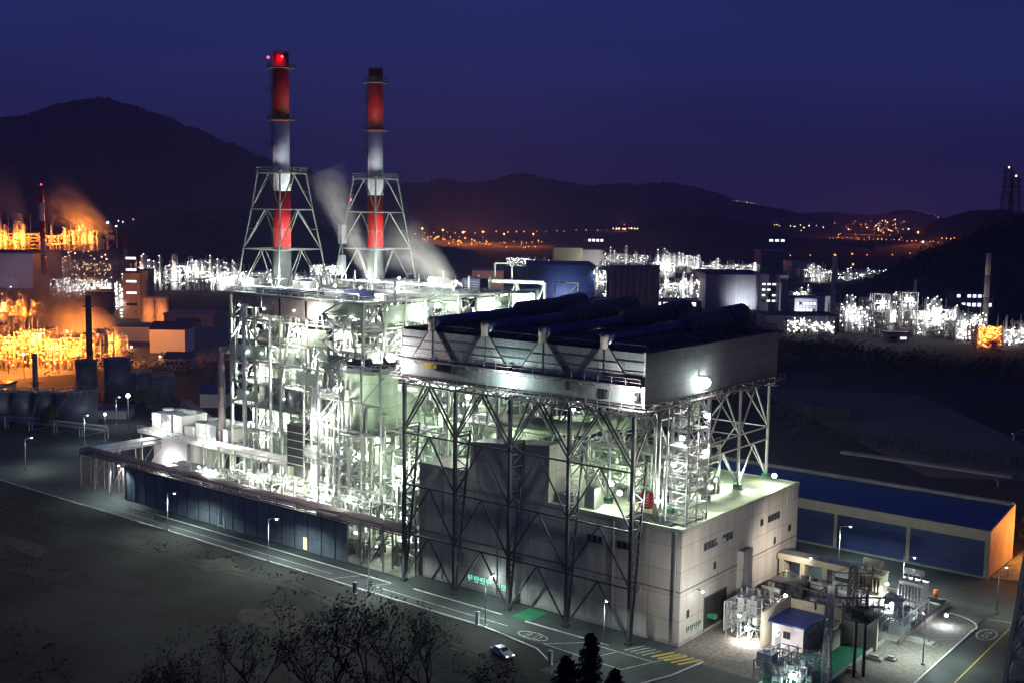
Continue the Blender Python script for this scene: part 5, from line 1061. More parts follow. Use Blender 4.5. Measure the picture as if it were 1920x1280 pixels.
# ------------------------------------------------------------------ process plants around
def plant(nm, lab, xl, xr, ytop, ybot, D, depth, seed, lk='fw', col=(1,.97,.92), pw=1., nx=6, lvh=7., towers=3, nl=50, ms='msteel', mv='vessel', mp='pipe', grp='lit process plants', nP=5, rz=None, zoff=0, towf=1.25):
    D = gdepth((xl+xr)/2, ybot) if not zoff else D
    L, R = far(xl, ybot, D), far(xr, ybot, D); c = (L+R)/2; wd = (R-L).length; zt = far((xl+xr)/2, ytop, D).z; d = Vector((c.x-CP.x, c.y-CP.y, 0)).normalized(); c = c+d*depth/2
    q = random.Random(seed); t = thing(nm, lab, 'process plant', (c.x,c.y,zoff), grp); t.rotation_euler = (0,0,math.atan2(rt.y, rt.x) if rz is None else rz)
    x0, x1, y0, y1 = c.x-wd/2, c.x+wd/2, c.y-depth/2, c.y+depth/2; ks = D/550
    nseg = max(1, nx//3); lvN = max(2, int((zt-zoff)/lvh)); LMK = LM[lk]; ptsL = []
    for s in range(nseg):
        a_, b_ = x0+(x1-x0)*s/nseg, x0+(x1-x0)*(s+.95)/nseg; top = (zt-zoff)*q.uniform(.6,1.0); lv = [zoff+top*(k+1)/lvN for k in range(lvN)]
        steel(t, a_, b_, y0, y1, lv, 3, 2, q, mt[ms], mt['galv'], mt[mp], mt[mv], cw=.5*ks, bw=.38*ks, npipe=24, nves=5, nbox=6, deckp=.35, rail=False, brace=.6, pr=(.15*ks,.5*ks), seg=6)
        vb = MB()
        for _ in range(9): xx = q.uniform(a_,b_); yy = q.uniform(y0,y1); vb.tube((xx,yy,zoff),(xx,yy,zoff+(zt-zoff)*q.uniform(.75,1.2)),.22*ks,.16*ks,seg=5); vb.bar((xx,yy,lv[-1]*.8),(q.uniform(a_,b_),yy,lv[-1]*.8),.2*ks)
        vb.build('vent_pipe', mt[mp], t)
        for _ in range(int(98/nseg)): ptsL.append((q.uniform(a_,b_), y0-.8, zoff+(lv[-1]-zoff)*q.random()**.8+q.uniform(0,2)))
    for k in range(int(towers*1.6)):
        x = q.uniform(x0+2,x1-2); h = (zt-zoff)*q.uniform(.8,towf); tower_vessel(t, x, y0-1.5+q.uniform(-1,3), zoff, h, q.uniform(.8,1.5)*ks, mt[mv], mt[ms], q)
        for z in (.3,.55,.8,1.0): ptsL.append((x, y0-3.5, zoff+h*z+1))
    for k in range(2):
        x = x0+(x1-x0)*q.uniform(.1,.6); L_ = (x1-x0)*q.uniform(.2,.35); zz = zoff+(zt-zoff)*q.uniform(.2,.45); v = MB()
        for o in range(3): v.tube((x,y0-3-o*.8*ks,zz),(x+L_,y0-3-o*.8*ks,zz),.3*ks,seg=6)
        for o in range(6): v.bar((x+L_*o/5,y0-3-1.6*ks,zoff),(x+L_*o/5,y0-3-1.6*ks,zz),.3*ks)
        v.build('pipe_rack', mt[ms], t)
    q.shuffle(ptsL); lamps(t, ptsL[:98], lk)
    for k in range(nP):
        x = x0+(x1-x0)*(k+.5)/nP; xx = x+q.uniform(-2,2); zz = zoff+(zt-zoff)*q.uniform(.35,.8); point(t, (xx, y0-5*ks, zz), 1700*pw*ks*ks*(2.7 if col is ORG else .8), col, .5, spot=150, aim=(xx, c.y, zz-4))
    point(t, (c.x, c.y, zoff+(zt-zoff)*.55), 1500*pw*ks*ks*(2.7 if col is ORG else 1.), col, .5)
    return t
WC = (1,.97,.93)
plant('process_plant','brightest white lit refinery with slender towers left of the chimneys',325,450,490,545,640,45,101,nx=9,towers=6,nl=80,col=WC,pw=3.0,nP=6)
plant('process_plant','white lit refinery with the tallest thin tower beside the brown tower block',245,322,495,545,660,40,102,nx=6,towers=5,nl=60,col=WC,pw=2.3,nP=4,towf=1.45)
plant('process_plant','low white lit refinery strip left of the brown tower block',112,236,524,560,620,35,103,nx=9,towers=3,nl=70,col=(1,.93,.88),pw=1.9,nP=5)
plant('process_plant','low white lit plant just behind the boilers between both chimneys',455,640,512,545,600,40,104,nx=9,towers=5,nl=80,col=WC,pw=1.6,nP=6)
plant('process_plant','dense pale cooling structure glowing between the chimney towers',585,642,497,530,520,20,105,nx=6,towers=0,nl=45,col=(1,.95,.88),pw=1.5,nP=4)
plant('process_plant','dim plant with lamps strewn in the mist above the white refinery strip',105,230,488,520,760,50,106,nx=6,towers=3,nl=28,col=(1,.7,.55),pw=.35,nP=3,lk='fww')
plant('process_plant','upper left orange lit plant with a crest of sodium lamps',-30,96,412,478,900,60,107,nx=6,towers=5,nl=80,lk='fo',col=ORG,pw=1.3,nP=7,mv='white',mp='white',ms='ocre',grp='orange lit plants')
plant('process_plant','orange lit plant trailing along the slope right of the red and white chimney',96,205,428,447,1000,50,108,nx=6,towers=4,nl=55,lk='fo',col=ORG,pw=1.6,nP=5,mv='white',mp='white',ms='ocre',grp='orange lit plants',zoff=28)
plant('process_plant','big blazing orange plant at the left edge, tall frame with columns',-40,108,552,622,430,34,109,nx=9,towers=5,nl=85,lk='fo',col=ORG,pw=3.0,nP=8,mv='white',mp='white',ms='ocre',grp='orange lit plants',towf=1.02)
plant('process_plant','low blazing orange piping in front of the big orange plant',-40,95,612,690,385,22,110,nx=9,towers=0,nl=80,lk='fo',col=ORG,pw=1.8,nP=8,mv='white',mp='white',ms='ocre',grp='orange lit plants')
plant('process_plant','low orange lit piping behind the dark round trees',92,205,622,692,400,16,130,nx=9,towers=0,nl=60,lk='fo',col=ORG,pw=1.6,nP=6,mv='white',mp='white',ms='ocre',grp='orange lit plants',lvh=5)
plant('process_plant','white lit plant seen just left of the left chimney tower',425,470,500,546,660,30,131,nx=3,towers=4,nl=60,col=WC,pw=1.3,nP=3)
plant('process_plant','white lit plant seen between the right chimney and the steel gantry',760,880,522,548,700,30,132,nx=6,towers=1,nl=40,col=(1,.9,.85),pw=.5,nP=3)
plant('process_plant','white lit low plant beyond the pale beige building',1131,1215,470,500,900,30,133,nx=6,towers=3,nl=40,col=WC,pw=.6,nP=3)
plant('process_plant','white lit tall plant behind the silos and pale hall',1240,1310,480,512,900,30,134,nx=6,towers=5,nl=60,col=WC,pw=1.3,nP=3)
plant('process_plant','lit plant at the foot of the pale hall beside the low white building',1480,1520,545,580,700,20,135,nx=3,towers=2,nl=30,col=WC,pw=.8,nP=2)
plant('process_plant','dim far works before the right hill under the nearer lamp row',1560,1660,508,530,1100,40,136,nx=6,towers=2,nl=24,col=(.8,.85,1),pw=.3,nP=2)
plant('process_plant','small orange lit piping along the road right of the dark chimney',175,235,632,660,400,12,111,nx=3,towers=1,nl=14,lk='fo',col=ORG,pw=.9,nP=3,mv='white',mp='white',ms='ocre',grp='orange lit plants',lvh=4)
plant('process_plant','white lit column group beside the left wall of the tower block',222,236,520,596,516,8,112,nx=3,towers=1,nl=20,col=WC,pw=.25,nP=2)
plant('process_plant','white lit tower plant above the silos right of centre',1218,1262,476,520,820,40,113,nx=3,towers=4,nl=60,col=WC,pw=2,nP=4)
plant('process_plant','white lit plant between silos and pale hall',1232,1308,515,572,620,30,114,nx=6,towers=3,nl=75,col=WC,pw=1.4,nP=5)
plant('process_plant','white lit plant line behind the pale hall',1262,1420,490,512,800,40,115,nx=9,towers=4,nl=60,col=WC,pw=1.2,nP=5)
plant('process_plant','white lit pipework at the foot of the silos',1150,1240,540,572,640,14,116,nx=6,towers=1,nl=40,col=WC,pw=1.1,nP=4,lvh=4)
plant('process_plant','thin white lit columns beyond the lilac block',1500,1560,498,530,800,30,117,nx=3,towers=5,nl=22,col=WC,pw=.6,nP=3)
plant('process_plant','silver lit left part of the long plant at the right with pale vessels',1562,1625,568,622,520,26,118,nx=6,towers=3,nl=28,col=(.95,.95,1),pw=.8,nP=4)
plant('process_plant','brightest middle part of the long plant at the right',1622,1706,562,626,515,30,119,nx=9,towers=4,nl=70,col=(1,.97,.95),pw=1.5,nP=6)
plant('process_plant','bright part of the long plant right of the gatehouse with two frames',1700,1780,570,632,510,30,120,nx=6,towers=4,nl=70,col=(1,.97,.95),pw=1.5,nP=6)
plant('process_plant','right part of the long plant under the grey control building',1778,1835,585,640,500,20,121,nx=6,towers=1,nl=44,col=(1,.97,.95),pw=1.1,nP=4)
plant('process_plant','small orange lit bay at the right end of the long plant',1822,1866,606,652,480,14,122,nx=3,towers=0,nl=16,lk='fo',col=ORG,pw=.9,nP=2,mv='white',ms='ocre')
plant('process_plant','white lit bay at the right edge of the picture',1866,1950,600,648,490,20,123,nx=6,towers=1,nl=46,col=(1,.97,.95),pw=1.0,nP=4)
plant('process_plant','low greenish lit row beside the lilac building behind the condenser',1470,1560,600,626,470,14,124,nx=6,towers=0,nl=24,col=(1,1,.8),pw=.35,nP=3,lvh=4)
plant('process_plant','white lit plant speck between the orange lights and the blue building',950,1035,484,500,950,30,125,nx=6,towers=1,nl=30,col=WC,pw=.7,nP=3)
plant('process_plant','small white lit structure with bright rows by the silos left side',1110,1136,500,560,680,14,126,nx=3,towers=1,nl=34,col=WC,pw=.7,nP=2)
for i,(px,y0_,y1_,D,lab) in enumerate([(1648,550,600,505,'left'),(1700,547,600,505,'right')]):
    D = gdepth(px, 632); c = far(px, 600, D); t = thing('steel_frame_tower', lab+' one of two tall open frames in the long plant at right', 'steel frame', (c.x,c.y,0)); t.rotation_euler = (0,0,.66); zt = far(px,y0_,D).z
    steel(t, c.x-4.5,c.x+4.5,c.y-4,c.y+4,[zt*k/5 for k in range(1,6)],2,2,random.Random(i+70),mt['msteel'],mt['galv'],mt['pipe'],mt['vessel'],cw=.5,bw=.4,npipe=14,nves=4,nbox=5,rail=False); lamps(t,[(c.x-3+k*1.6,c.y-4.6,zt*.8+1) for k in range(4)],'fw'); point(t,(c.x,c.y-6,zt*.8),6000,WC,.4)
for px, py, yb, pw_, c_, lab, tx in [(1400,572,582,16000,(.9,.95,1),'added lamp washing the right half of the pale hall',1385),(1512,588,594,16000,(.95,.95,1),'added lamp before the low white building',1512),(1060,556,562,22000,(.7,.8,1),'added lamp washing the large blue building',1060),(1130,496,500,60000,(1,1,.8),'added lamp on the pale beige building',1070),(920,550,556,20000,(1,.75,.8),'added lamp before the pink block',915),(1185,566,570,9000,(1,1,1),'added lamp at the foot of the dark silos',1185),(252,610,612,30000,(1,.36,.14),'added warm lamp before the red brown tower block',252),(300,606,609,24000,(1,.33,.08),'added warm lamp before the two silos',295),(300,668,672,8000,(1,.4,.14),'added warm lamp before the pale gabled shed',320),(246,650,654,6000,(1,.4,.14),'added warm lamp before the pale workshop',250),(20,538,545,24000,(.9,.75,1),'added lamp before the grey low hall at left',10)]:
    D = gdepth(px,yb)-6; p = far(px,py,D); t_ = far(tx,py,D+40); t_.z = p.z+8; flood(lab, p, pw_, c_, .45, m='lmini', group='added lamps on the surrounding works', spot=(120,t_))  # added floods giving the far walls some local light
# white steel gantry frame behind the condenser
T = thing('steel_gantry','white steel truss frame carrying a duct behind the condenser','steel frame',(-215,165,0))
def P3(px, py, D=330): return far(px, py, D)
b = MB(); L0, R0 = P3(912,525), P3(1022,531); e = Vector((.614,-.79,0))*0; 
def seg(a_, c_, w_=.5): b.bar(a_, c_, w_)
dv = Vector((-rt.y, rt.x, 0)).normalized()*9
for off in (Vector((0,0,0)), dv):
    bot = 12.0
    A_ = [P3(912,528)+off, P3(968,530)+off, P3(1022,532)+off]
    for a_ in A_: seg(a_, Vector((a_.x,a_.y,0)), .55)
    seg(A_[0], A_[2], .6); seg(A_[0]-Vector((0,0,10)), A_[2]-Vector((0,0,10)), .4)
    for a_, c_ in zip(A_, A_[1:]):
        seg(a_, (a_+c_)/2-Vector((0,0,10)), .4); seg(c_, (a_+c_)/2-Vector((0,0,10)), .4)
for a_ in A_: seg(a_, a_-dv, .5)
seg(P3(928,528), P3(928,494), .4); seg(P3(960,528), P3(960,494), .4); seg(P3(928,494), P3(960,494), .4)
B_ = [P3(1040,528,345), P3(1085,532,345)]
for a_ in B_: seg(a_, Vector((a_.x,a_.y,0)), .4)
seg(*B_, .4); seg(B_[0]-Vector((0,0,8)), B_[1], .3)
b.build('truss', mt['gsteel'], T)
b = MB(); a_ = P3(905,566); c_ = P3(1012,560); b.tube(a_+dv*.5, c_+dv*.5, 2.6, seg=20); b.build('duct', mt['vessel'], T)
b = MB(); b.cbox(P3(950,545).x, P3(950,545).y, 0, 16, 8, P3(950,548).z, .66); b.build('plant_housing', mt['casing'], T)
b = MB(); b.bar(P3(912,527)+Vector((0,0,.4)), P3(1018,531)+Vector((0,0,.4)), 2.2, .3); b.build('walkway', mt['msteel'], T)
point(T, P3(950,572,322), 16000, W, .4); point(T, P3(1000,556,322), 16000, W, .4)
for px, py, lab in ((887,581,'left one of two starry lamps above the condenser duct ends'),(911,583,'right one of two starry lamps above the condenser duct ends'),(808,524,'bright lamp standing on the boiler roof at right')): flood(lab, P3(px,py, 300 if px > 880 else 262), 2500, WW, .6)
# ------------------------------------------------------------------ far street lamps and town lights: each a lamp of its own on the slopes
def farlamp_mesh(s, hl, mk):
    b = MB(); b.bar((0,0,-hl),(0,0,0),s*.35); n0 = len(b.f); b.ball((0,0,0),s,6,4); me = bpy.data.meshes.new('far_street_lamp'); me.from_pydata(b.v, [], b.f); me.materials.append(mt['dsteel']); me.materials.append(mt[mk])
    for i, p_ in enumerate(me.polygons): p_.material_index = 0 if i < 6 else 1
    return me
FL = {}
def farlamp(px, py, mk, lab, grp, k=1.):
    p = on_ground(px, py)
    if p is None: return
    D = (p-CP).length; s = max(.35, D*.00044*k); q_ = (round(s*2), mk)
    if q_ not in FL: FL[q_] = farlamp_mesh(q_[0]/2 or .5, 6+s*2, mk)
    o = bpy.data.objects.new('street_lamp', FL[q_]); link(o); o.location = p+Vector((0,0,6)); tag(o, lab, 'street lamp', grp)
q = random.Random(500)
def strew(n, x0, x1, y0, y1, mk, lab, grp, k=1., line=None):
    P = []
    for i in range(n):
        if line: t = (i+q.uniform(-.25,.25))/max(1,n-1); P.append((x0+(x1-x0)*t, y0+(y1-y0)*t+q.uniform(-line,line), k*q.choice((.7,.85,1,1.35))))
        else: P.append((q.uniform(x0,x1), q.uniform(y0,y1), k*q.choice((.7,.85,1,1.35))))
    for i, (x, y, kk) in enumerate(sorted(P)): farlamp(x, y, mk, ordinal(i)+' lamp from the left of the '+lab, grp, kk)
strew(24,762,1190,443,434,'lorg','long sodium line across the plain','lamps in the line across the plain',1,1.5)
strew(38,780,925,449,466,'lorg','dense orange cluster beyond the right chimney','orange lamp cluster right of the chimneys',1.25)
strew(20,935,1020,456,472,'lorg','loose cluster above the blue building','lamps above the blue building',1.1)
strew(9,1150,1196,432,434,'lwarm','short bright row below the middle mountains','bright row of lamps under the middle mountains',1.2,.5)
strew(44,1560,1690,415,452,'lorg','hillside town at right','lamps of the hillside town',.95)
strew(20,1640,1705,414,436,'lwarm','pale upper part of the hillside town','warm lamps of the hillside town',.9)
strew(30,1555,1790,450,462,'lorg','street row below the hillside town','lamps in the street below the town',.9,1.5)
strew(12,1440,1550,422,436,'lwarm','sparse group left of the town','lamps left of the hillside town',.9)
strew(8,1376,1420,378,385,'lwarm','short row on the mountain shoulder','lamps on the mountain shoulder',.6,1)
strew(7,1480,1710,487,483,'lorg','nearer row before the right hill','nearer row of sodium lamps before the right hill',1.3,1.5)
strew(5,1700,1760,396,412,'lwarm','faint few on the farthest right hill','faint lamps on the farthest hill',.5)
farlamp(1730,460,'lblue','blue violet glowing lamp at the right end of the street below the town',None,2.2); farlamp(1599,505,'lorg','single large sodium lamp below the nearer row of lamps',None,2)
strew(8,200,232,417,431,'lmini','white terrace above the low hill','white lamps on the terrace above the low hill',1.1); farlamp(250,416,'lorg','single orange lamp at the right end of the small lit terrace',None,1.5)
strew(12,110,215,480,500,'lwarm','pale ones in the mist at left','lamps in the mist at left',1.2)
for k_, (px_, py_, pw_) in enumerate([(792,448,5e5),(830,452,9e5),(868,458,1.2e6),(905,456,9e5),(945,462,5e5),(1000,462,4e5),(1170,434,6e5),(1590,445,7e5),(1625,440,1e6),(1660,432,9e5),(1690,428,6e5),(1720,458,5e5)]):
    p = on_ground(px_, py_)
    if p is None: continue  # masts added to throw orange light on the distant terrain
    T = thing('added_mast_lamp', ordinal(k_)+' from the left of the added mast lamps that light the distant ground orange', 'street lamp', tuple(p), 'added mast lamps on the distant ground'); b = MB(); b.bar(p, p+Vector((0,0,22)), .6); b.build('pole', mt['dsteel'], T); b = MB(); b.ball(p+Vector((0,0,22)), 1.5, 8, 5); b.build('lamp_glass', mt['lorg'], T); point(T, p+Vector((0,0,26)), pw_*.33, (1,.25,.06), 1)
# far pylons
for k,(px,yt,yb,D,w_) in enumerate([(1885,312,425,760,9),(1899,328,430,830,8)]):
    c = on_ground(px, yb) or far(px, yb, D); D2 = (c-CP).dot(fw); h = (far(px,yt,D2).z-c.z); t = mast(('left','right')[k]+' one of two distant pylons on the dark hill at right', c.x, c.y, h, D2*.0105, D2*.0045, [(h*.93, D2*.007),(h*.8,D2*.0085),(h*.67,D2*.0095),(h*.54,D2*.010)], m='dsteel', n=9, cat='pylon', arm_m='dsteel', lw=.045)
    t.location.z = c.z-1
    b = MB(); s_ = D2*.0007; zl = (far(px, yt+2, D2).z); b.ball((c.x, c.y, h),s_*1.2,8,5); b.build('beacon', mt['lwarm'], t)
b = MB(); b.quad((-640,60,-.03),(-360,-10,-.03),(-330,170,-.03),(-520,330,-.03)); b.build('works_ground', mt['yardc'], kind='structure')
# flat things in the dark fields on the right
b = MB(); b.quad((-190,300,-.02),(-20,250,-.02),(60,330,-.02),(-120,420,-.02)); b.build('vacant_lot', mt['terrain'], kind='structure')
b = MB(); b.quad((-118,262,-.015),(-10,150,-.015),(30,175,-.015),(-60,290,-.015)); b.build('bare_ground', mt['gravel'], kind='structure')
b = MB(); b.box(-40,8,163,166,0,.6); b.build('low_wall', mt['concrete'], loc=(-20,164,0), label='low pale wall lying across the dark field at right', cat='wall')
# ------------------------------------------------------------------ vegetation
def leafcard(b, p, s, q):
    a_ = Vector((q.gauss(0,1),q.gauss(0,1),q.gauss(0,1))).normalized(); c_ = a_.orthogonal().normalized(); d_ = a_.cross(c_)
    b.quad(p-c_*s*.5, p+d_*s*.22, p+c_*s*.5, p-d_*s*.22)
def broadtree(lab, x, y, z, h, spread, seed, leafn=5, up_=.55, group=None, lm='leaf', ls=.28):
    q = random.Random(seed); t = thing('tree', lab, 'tree', (x,y,z), group); tr = MB(); lf = MB(); tips = []
    def grow(p, d, L, r, lev):
        n = 3; 
        for k in range(n):
            d2 = (d+Vector((q.gauss(0,.12),q.gauss(0,.12),q.gauss(0,.06)))).normalized(); p2 = p+d2*L/n; tr.tube(p, p2, r*(1-.25*k/n), r*(1-.25*(k+1)/n), seg=6 if lev < 2 else 4, cap=False); p, d = p2, d2
            if lev >= 3 and q.random() < .8: tips.append((p, lev))
        if lev < 6 and r > .006:
            for _ in range(q.choice((2,3,3))):
                dd = (d*.8+Vector((q.gauss(0,.55*spread),q.gauss(0,.55*spread),q.gauss(.1,.3)+up_*.35))).normalized(); grow(p, dd, L*q.uniform(.62,.82), r*.58, lev+1)
        else: tips.append((p, lev))
    grow(Vector((x,y,z-.5)), Vector((0,0,1)), h*.28, h*.018, 0)
    for p, lev in tips:
        for _ in range(leafn): leafcard(lf, p+Vector((q.gauss(0,.22),q.gauss(0,.22),q.gauss(0,.2))), ls*q.uniform(.6,1.3), q)
    tr.build('trunk', mt['bark'], t); lf.build('crown', mt[lm], t); return t
def tree_at(px, pytop, D, spread, seed, lab, **k):
    p = far(px, pytop, D); z = hillz(p.x, p.y); return broadtree(lab, p.x, p.y, z, (p.z-z)*1.22, spread, seed, **k)
tree_at(440,1146,62,.72,3,'dark bare branched tree in the foreground at bottom left of the middle',leafn=2,ls=.2)
tree_at(600,1180,58,.65,8,'dark twiggy tree right of the bare foreground tree',leafn=2,ls=.2)

def conifer(lab, px, pytop, D, w_, seed):
    p = far(px, pytop, D); z = hillz(p.x, p.y); h = p.z-z; q = random.Random(seed); t = thing('conifer', lab, 'tree', (p.x,p.y,z)); tr = MB(); tr.tube((p.x,p.y,z-.5),(p.x,p.y,z+h),h*.012,.02,seg=6); tr.build('trunk', mt['bark'], t); lf = MB()
    n = 230
    for k in range(n):
        u = k/n; zz = z+h*(.45+.55*u); L = w_*(1-u)**.55*q.uniform(.55,1.1)+.08
        for _ in range(3):
            a_ = q.uniform(0,2*PI); e_ = Vector((math.cos(a_),math.sin(a_),.35+q.gauss(0,.15)))
            for s_ in range(6): leafcard(lf, Vector((p.x,p.y,zz))+e_*L*(s_+1)/6+Vector((q.gauss(0,.06),q.gauss(0,.06),q.gauss(0,.06))), .26, q)
    lf.build('crown', mt['leaf'], t); return t
conifer('tall narrow black conifer at the bottom centre', 1107,1190,55,1.15,1); conifer('short wide black conifer left of the tall one', 1062,1234,54,1.7,2); conifer('small black conifer right of the tall one', 1152,1258,55,1.0,4)
def bushrow(nm, lab, pts, n, seed, h=(1,3), kind='stuff', m='bush', ls=.9):
    q = random.Random(seed); b = MB()
    for _ in range(n):
        a_, c_ = q.choice(list(zip(pts, pts[1:]))); t = q.random(); x = a_[0]+(c_[0]-a_[0])*t+q.gauss(0,a_[2]); y = a_[1]+(c_[1]-a_[1])*t+q.gauss(0,a_[2]); hh = q.uniform(*h)
        for _ in range(14): leafcard(b, Vector((x+q.gauss(0,hh*.4),y+q.gauss(0,hh*.4),abs(q.gauss(hh*.5,hh*.3)))), ls*q.uniform(.6,1.4), q)
    b.build(nm, mt[m], kind=kind)
bushrow('scrub','',[(-70,110,7),(10,100,7),(60,125,7)],420,2,(2,5.5)); bushrow('hedge','',[(-120,250,5),(-60,190,5),(-10,175,5),(40,190,5)],260,3,(2,4.5)); bushrow('shrubbery','',[(-160,400,14),(-90,370,14),(-20,380,16),(30,400,16)],520,4,(3,7),ls=1.8)
bushrow('shrubbery','',[(-175,320,7),(-110,340,7)],130,6,(3,6),ls=1.6); bushrow('wood','',[(-330,110,12),(-280,150,12),(-250,130,12)],200,7,(3,7),ls=1.5)
q = random.Random(12); b = MB()
for _ in range(2600):
    x = q.uniform(-230,-12); y = q.uniform(-75,-14.2)
    if mnoise.noise(Vector((x*.035,y*.05,3))) < .02: continue
    for _ in range(4): leafcard(b, Vector((x+q.gauss(0,.5),y+q.gauss(0,.5),q.uniform(.02,.22))), q.uniform(.3,.8), q)
b.build('grass', mt['bush'], kind='stuff')
for k,(px,yb,D_,h) in enumerate([(110,690,360,9),(140,695,365,11),(92,700,350,8),(265,668,385,9),(322,665,380,8),(288,675,375,7)]):
    c = far(px, yb, D_); broadtree(['round bushy tree black against the orange plant, left of the dark chimney','larger bushy tree black against the orange plant','small bushy tree black against the orange plant at far left','bushy tree before the orange lit workshop','slim tree before the pale gabled shed','low tree between workshop trees'][k], c.x, c.y, 0, h, 1.1, 90+k, leafn=4, lm='bush', ls=.8)
q = random.Random(8)
b = MB()
for _ in range(900):
    px = q.uniform(1500,2200); i = q.uniform(0,1); p = on_ground(px, 640-px*.12+ (q.uniform(-40,90)))
    if p is None or p.z < 3: continue
    hh = q.uniform(4,9)
    for _ in range(9): leafcard(b, p+Vector((q.gauss(0,2),q.gauss(0,2),abs(q.gauss(hh*.5,hh*.3)))), 2.6, q)
if b.v: b.build('wood', mt['leaf'], kind='stuff')
# ------------------------------------------------------------------ steam
def plume(nm, lab, p0, p1, r0, r1, dens, seed, col=(.9,.85,.85), fall=1.4):
    p0, p1 = Vector(p0), Vector(p1); d = p1-p0; L = d.length; q_ = d.to_track_quat('Z', 'Y')
    b = MB(); n = 14; seg_ = 18
    for k in range(n+1):
        t = k/n; R = r0+(r1-r0)*t**.9; R *= 1.15
        for s in range(seg_): a_ = 2*PI*s/seg_; b.v.append((R*math.cos(a_), R*math.sin(a_), L*t))
    for k in range(n):
        for s in range(seg_): b.f.append((k*seg_+s, k*seg_+(s+1)%seg_, (k+1)*seg_+(s+1)%seg_, (k+1)*seg_+s)); b.m.append(0); b.sm.append(True)
    b.f.append(tuple(reversed(range(seg_)))); b.f.append(tuple(n*seg_+s for s in range(seg_))); b.m += [0,0]; b.sm += [False]*2
    m = bpy.data.materials.new(nm); m.use_nodes = True; N = m.node_tree.nodes; K = m.node_tree.links; N.clear()
    out = N.new('ShaderNodeOutputMaterial'); pv = N.new('ShaderNodeVolumePrincipled'); pv.inputs['Color'].default_value = (*col, 1); pv.inputs['Anisotropy'].default_value = .2
    tc_ = N.new('ShaderNodeTexCoord'); sp = N.new('ShaderNodeSeparateXYZ'); K.new(tc_.outputs['Object'], sp.inputs[0])
    def M(op, a=None, b_=None, c=None, clamp=False):
        x = N.new('ShaderNodeMath'); x.operation = op; x.use_clamp = clamp
        for i, v in enumerate((a, b_, c)):
            if v is None: continue
            if isinstance(v, (int, float)): x.inputs[i].default_value = v
            else: K.new(v, x.inputs[i])
        return x.outputs[0]
    t = M('DIVIDE', sp.outputs[2], L, clamp=True); R = M('MULTIPLY_ADD', M('POWER', t, .9), r1-r0, r0)
    rr_ = M('SQRT', M('ADD', M('MULTIPLY', sp.outputs[0], sp.outputs[0]), M('MULTIPLY', sp.outputs[1], sp.outputs[1])))
    edge = M('SUBTRACT', 1., M('DIVIDE', rr_, R), clamp=True)
    nz = N.new('ShaderNodeTexNoise'); mp = N.new('ShaderNodeMapping'); mp.inputs['Scale'].default_value = (1,1,.35); K.new(tc_.outputs['Object'], mp.inputs[0]); K.new(mp.outputs[0], nz.inputs['Vector']); nz.inputs['Scale'].default_value = 2.2/max(r1*.5,1); nz.inputs['Detail'].default_value = 6
    fade = M('POWER', M('SUBTRACT', 1., t, clamp=True), fall)
    dn = M('MULTIPLY', M('MULTIPLY', M('POWER', edge, 1.3), fade), M('MULTIPLY', M('MULTIPLY_ADD', nz.outputs['Fac'], 3.2, -.95, clamp=True), dens))
    K.new(dn, pv.inputs['Density']); K.new(pv.outputs[0], out.inputs['Volume'])
    o = b.build('steam_plume', m, loc=(0,0,0)); o.location = p0; o.rotation_mode = 'QUATERNION'; o.rotation_quaternion = q_; tag(o, lab, 'steam', 'steam plumes'); m.cycles.volume_step_rate = 1; return o
plume('steam_a','tall pale steam plume leaning left before the right chimney tower',(-116,47,49.5),far(605,318,283),1.3,6.0,.42,1,fall=.7)
plume('steam_b','broad pale steam plume drifting left above the boiler roof at right',far(846,530,262),far(735,440,285),2.2,9,.17,2,fall=.8)
plume('steam_c','broad orange lit steam drifting from the big orange plant past the dark chimney',far(226,662,505),far(40,545,560),6,30,.17,3,fall=.25)
plume('steam_h','low bank of orange lit steam lying over the burning orange piping at left',far(215,668,500),far(-60,640,510),6,14,.10,9,fall=.2)
plume('steam_d','orange lit steam streaming from the terrace over the upper orange plant',far(205,436,940),far(95,368,940),6,26,.2,4,fall=.6)
plume('steam_e','faint orange lit steam rising at the left edge above the upper orange plant',far(40,410,930),far(-20,330,930),8,26,.09,5,fall=.8)
plume('steam_f','pale pinkish steam mist hanging left of the brown tower block',far(232,510,640),far(90,480,650),10,26,.10,6,fall=.5)
plume('steam_g','wide faint steam cloud above the white towers right of centre',far(1235,505,850),far(1215,428,850),16,38,.012,7,fall=.6)
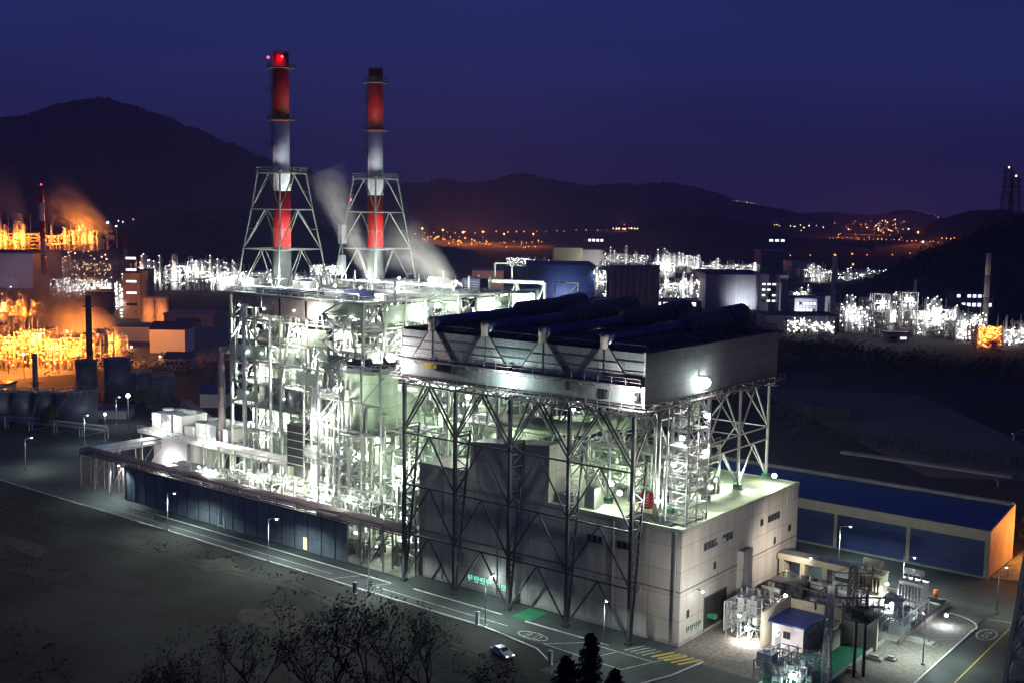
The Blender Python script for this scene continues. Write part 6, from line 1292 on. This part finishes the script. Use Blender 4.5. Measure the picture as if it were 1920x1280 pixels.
for k_, (px_, py_, D_) in enumerate([(14,640,470),(44,664,455),(70,630,490),(98,652,480),(126,622,515),(150,650,500),(172,628,515),(194,648,505),(212,640,512)]):  # lamps added inside the steam to make it glow orange
    lab_ = ordinal(k_)+' from the left of the added sodium lamps in the low orange steam'
    T = thing('sodium_lamp',lab_,'lamp',tuple(far(px_,py_,D_)),'added sodium lamps in the orange steam'); p = far(px_,py_,D_); b = MB(); b.ball(p,.5,10,6); b.build('lamp_glass', mt['lhor'], T); b = MB(); b.bar(p, (p.x,p.y,0), .2); b.build('pole', mt['dsteel'], T); point(T, p+Vector((0,-1.0,.5)), 30000, ORG, .5)
T = thing('sodium_lamp','strong sodium lamp on the upper orange plant beneath its steam','lamp',tuple(far(150,432,930))); b = MB(); p = far(150,432,930); b.ball(p,1,10,6); b.build('lamp_glass', mt['lorg'], T); b = MB(); b.bar(p, (p.x,p.y,0), .3); b.build('pole', mt['dsteel'], T); point(T, p+Vector((0,-1.5,1)), 90000, ORG, .5)
b = MB(); c = far(205,745,300)
flood('added lamp whitening the tall steam plume between the chimneys', (-113,45.5,51.5), 9000, (.95,.97,1), .3, off=(.4,-.2,.4))  # added to whiten the base of the plume
T = thing('blue_lamp','blue glowing lamp under the open shed roof at left','lamp',tuple(far(197,776,289))); p = far(197,776,289); b = MB(); b.ball(p,.4,10,6); b.build('lamp_glass', mt['lblue'], T); b = MB(); b.bar(p, (p.x,p.y,0), .12); b.build('pole', mt['dsteel'], T); point(T, p+Vector((.3,-.8,0)), 900, (.3,.7,1), .3)
T = thing('white_lamp','bright white lamp beside the orange lit doorway at left','lamp',tuple(far(240,741,318))); p = far(240,741,318); b = MB(); b.ball(p,.55,10,6); b.build('lamp_glass', mt['lwhite'], T); b = MB(); b.bar(p, (p.x,p.y,0), .2); b.build('pole', mt['dsteel'], T); point(T, p+Vector((.3,-1.4,0)), 2500, (1,.9,.7), .3)
# ------------------------------------------------------------------ night haze over the plain
HZ = 6500
b = MB(); b.box(-9000, 3500, -700, 9500, -6, 640)
m = bpy.data.materials.new('haze'); m.use_nodes = True; N = m.node_tree.nodes; K = m.node_tree.links; N.clear()
out = N.new('ShaderNodeOutputMaterial'); pv = N.new('ShaderNodeVolumePrincipled'); pv.inputs['Color'].default_value = (.42,.48,1,1); pv.inputs['Density'].default_value = .75/HZ; pv.inputs['Anisotropy'].default_value = .2
K.new(pv.outputs[0], out.inputs['Volume']); m.cycles.homogeneous_volume = True
b.build('haze', m, kind='stuff')
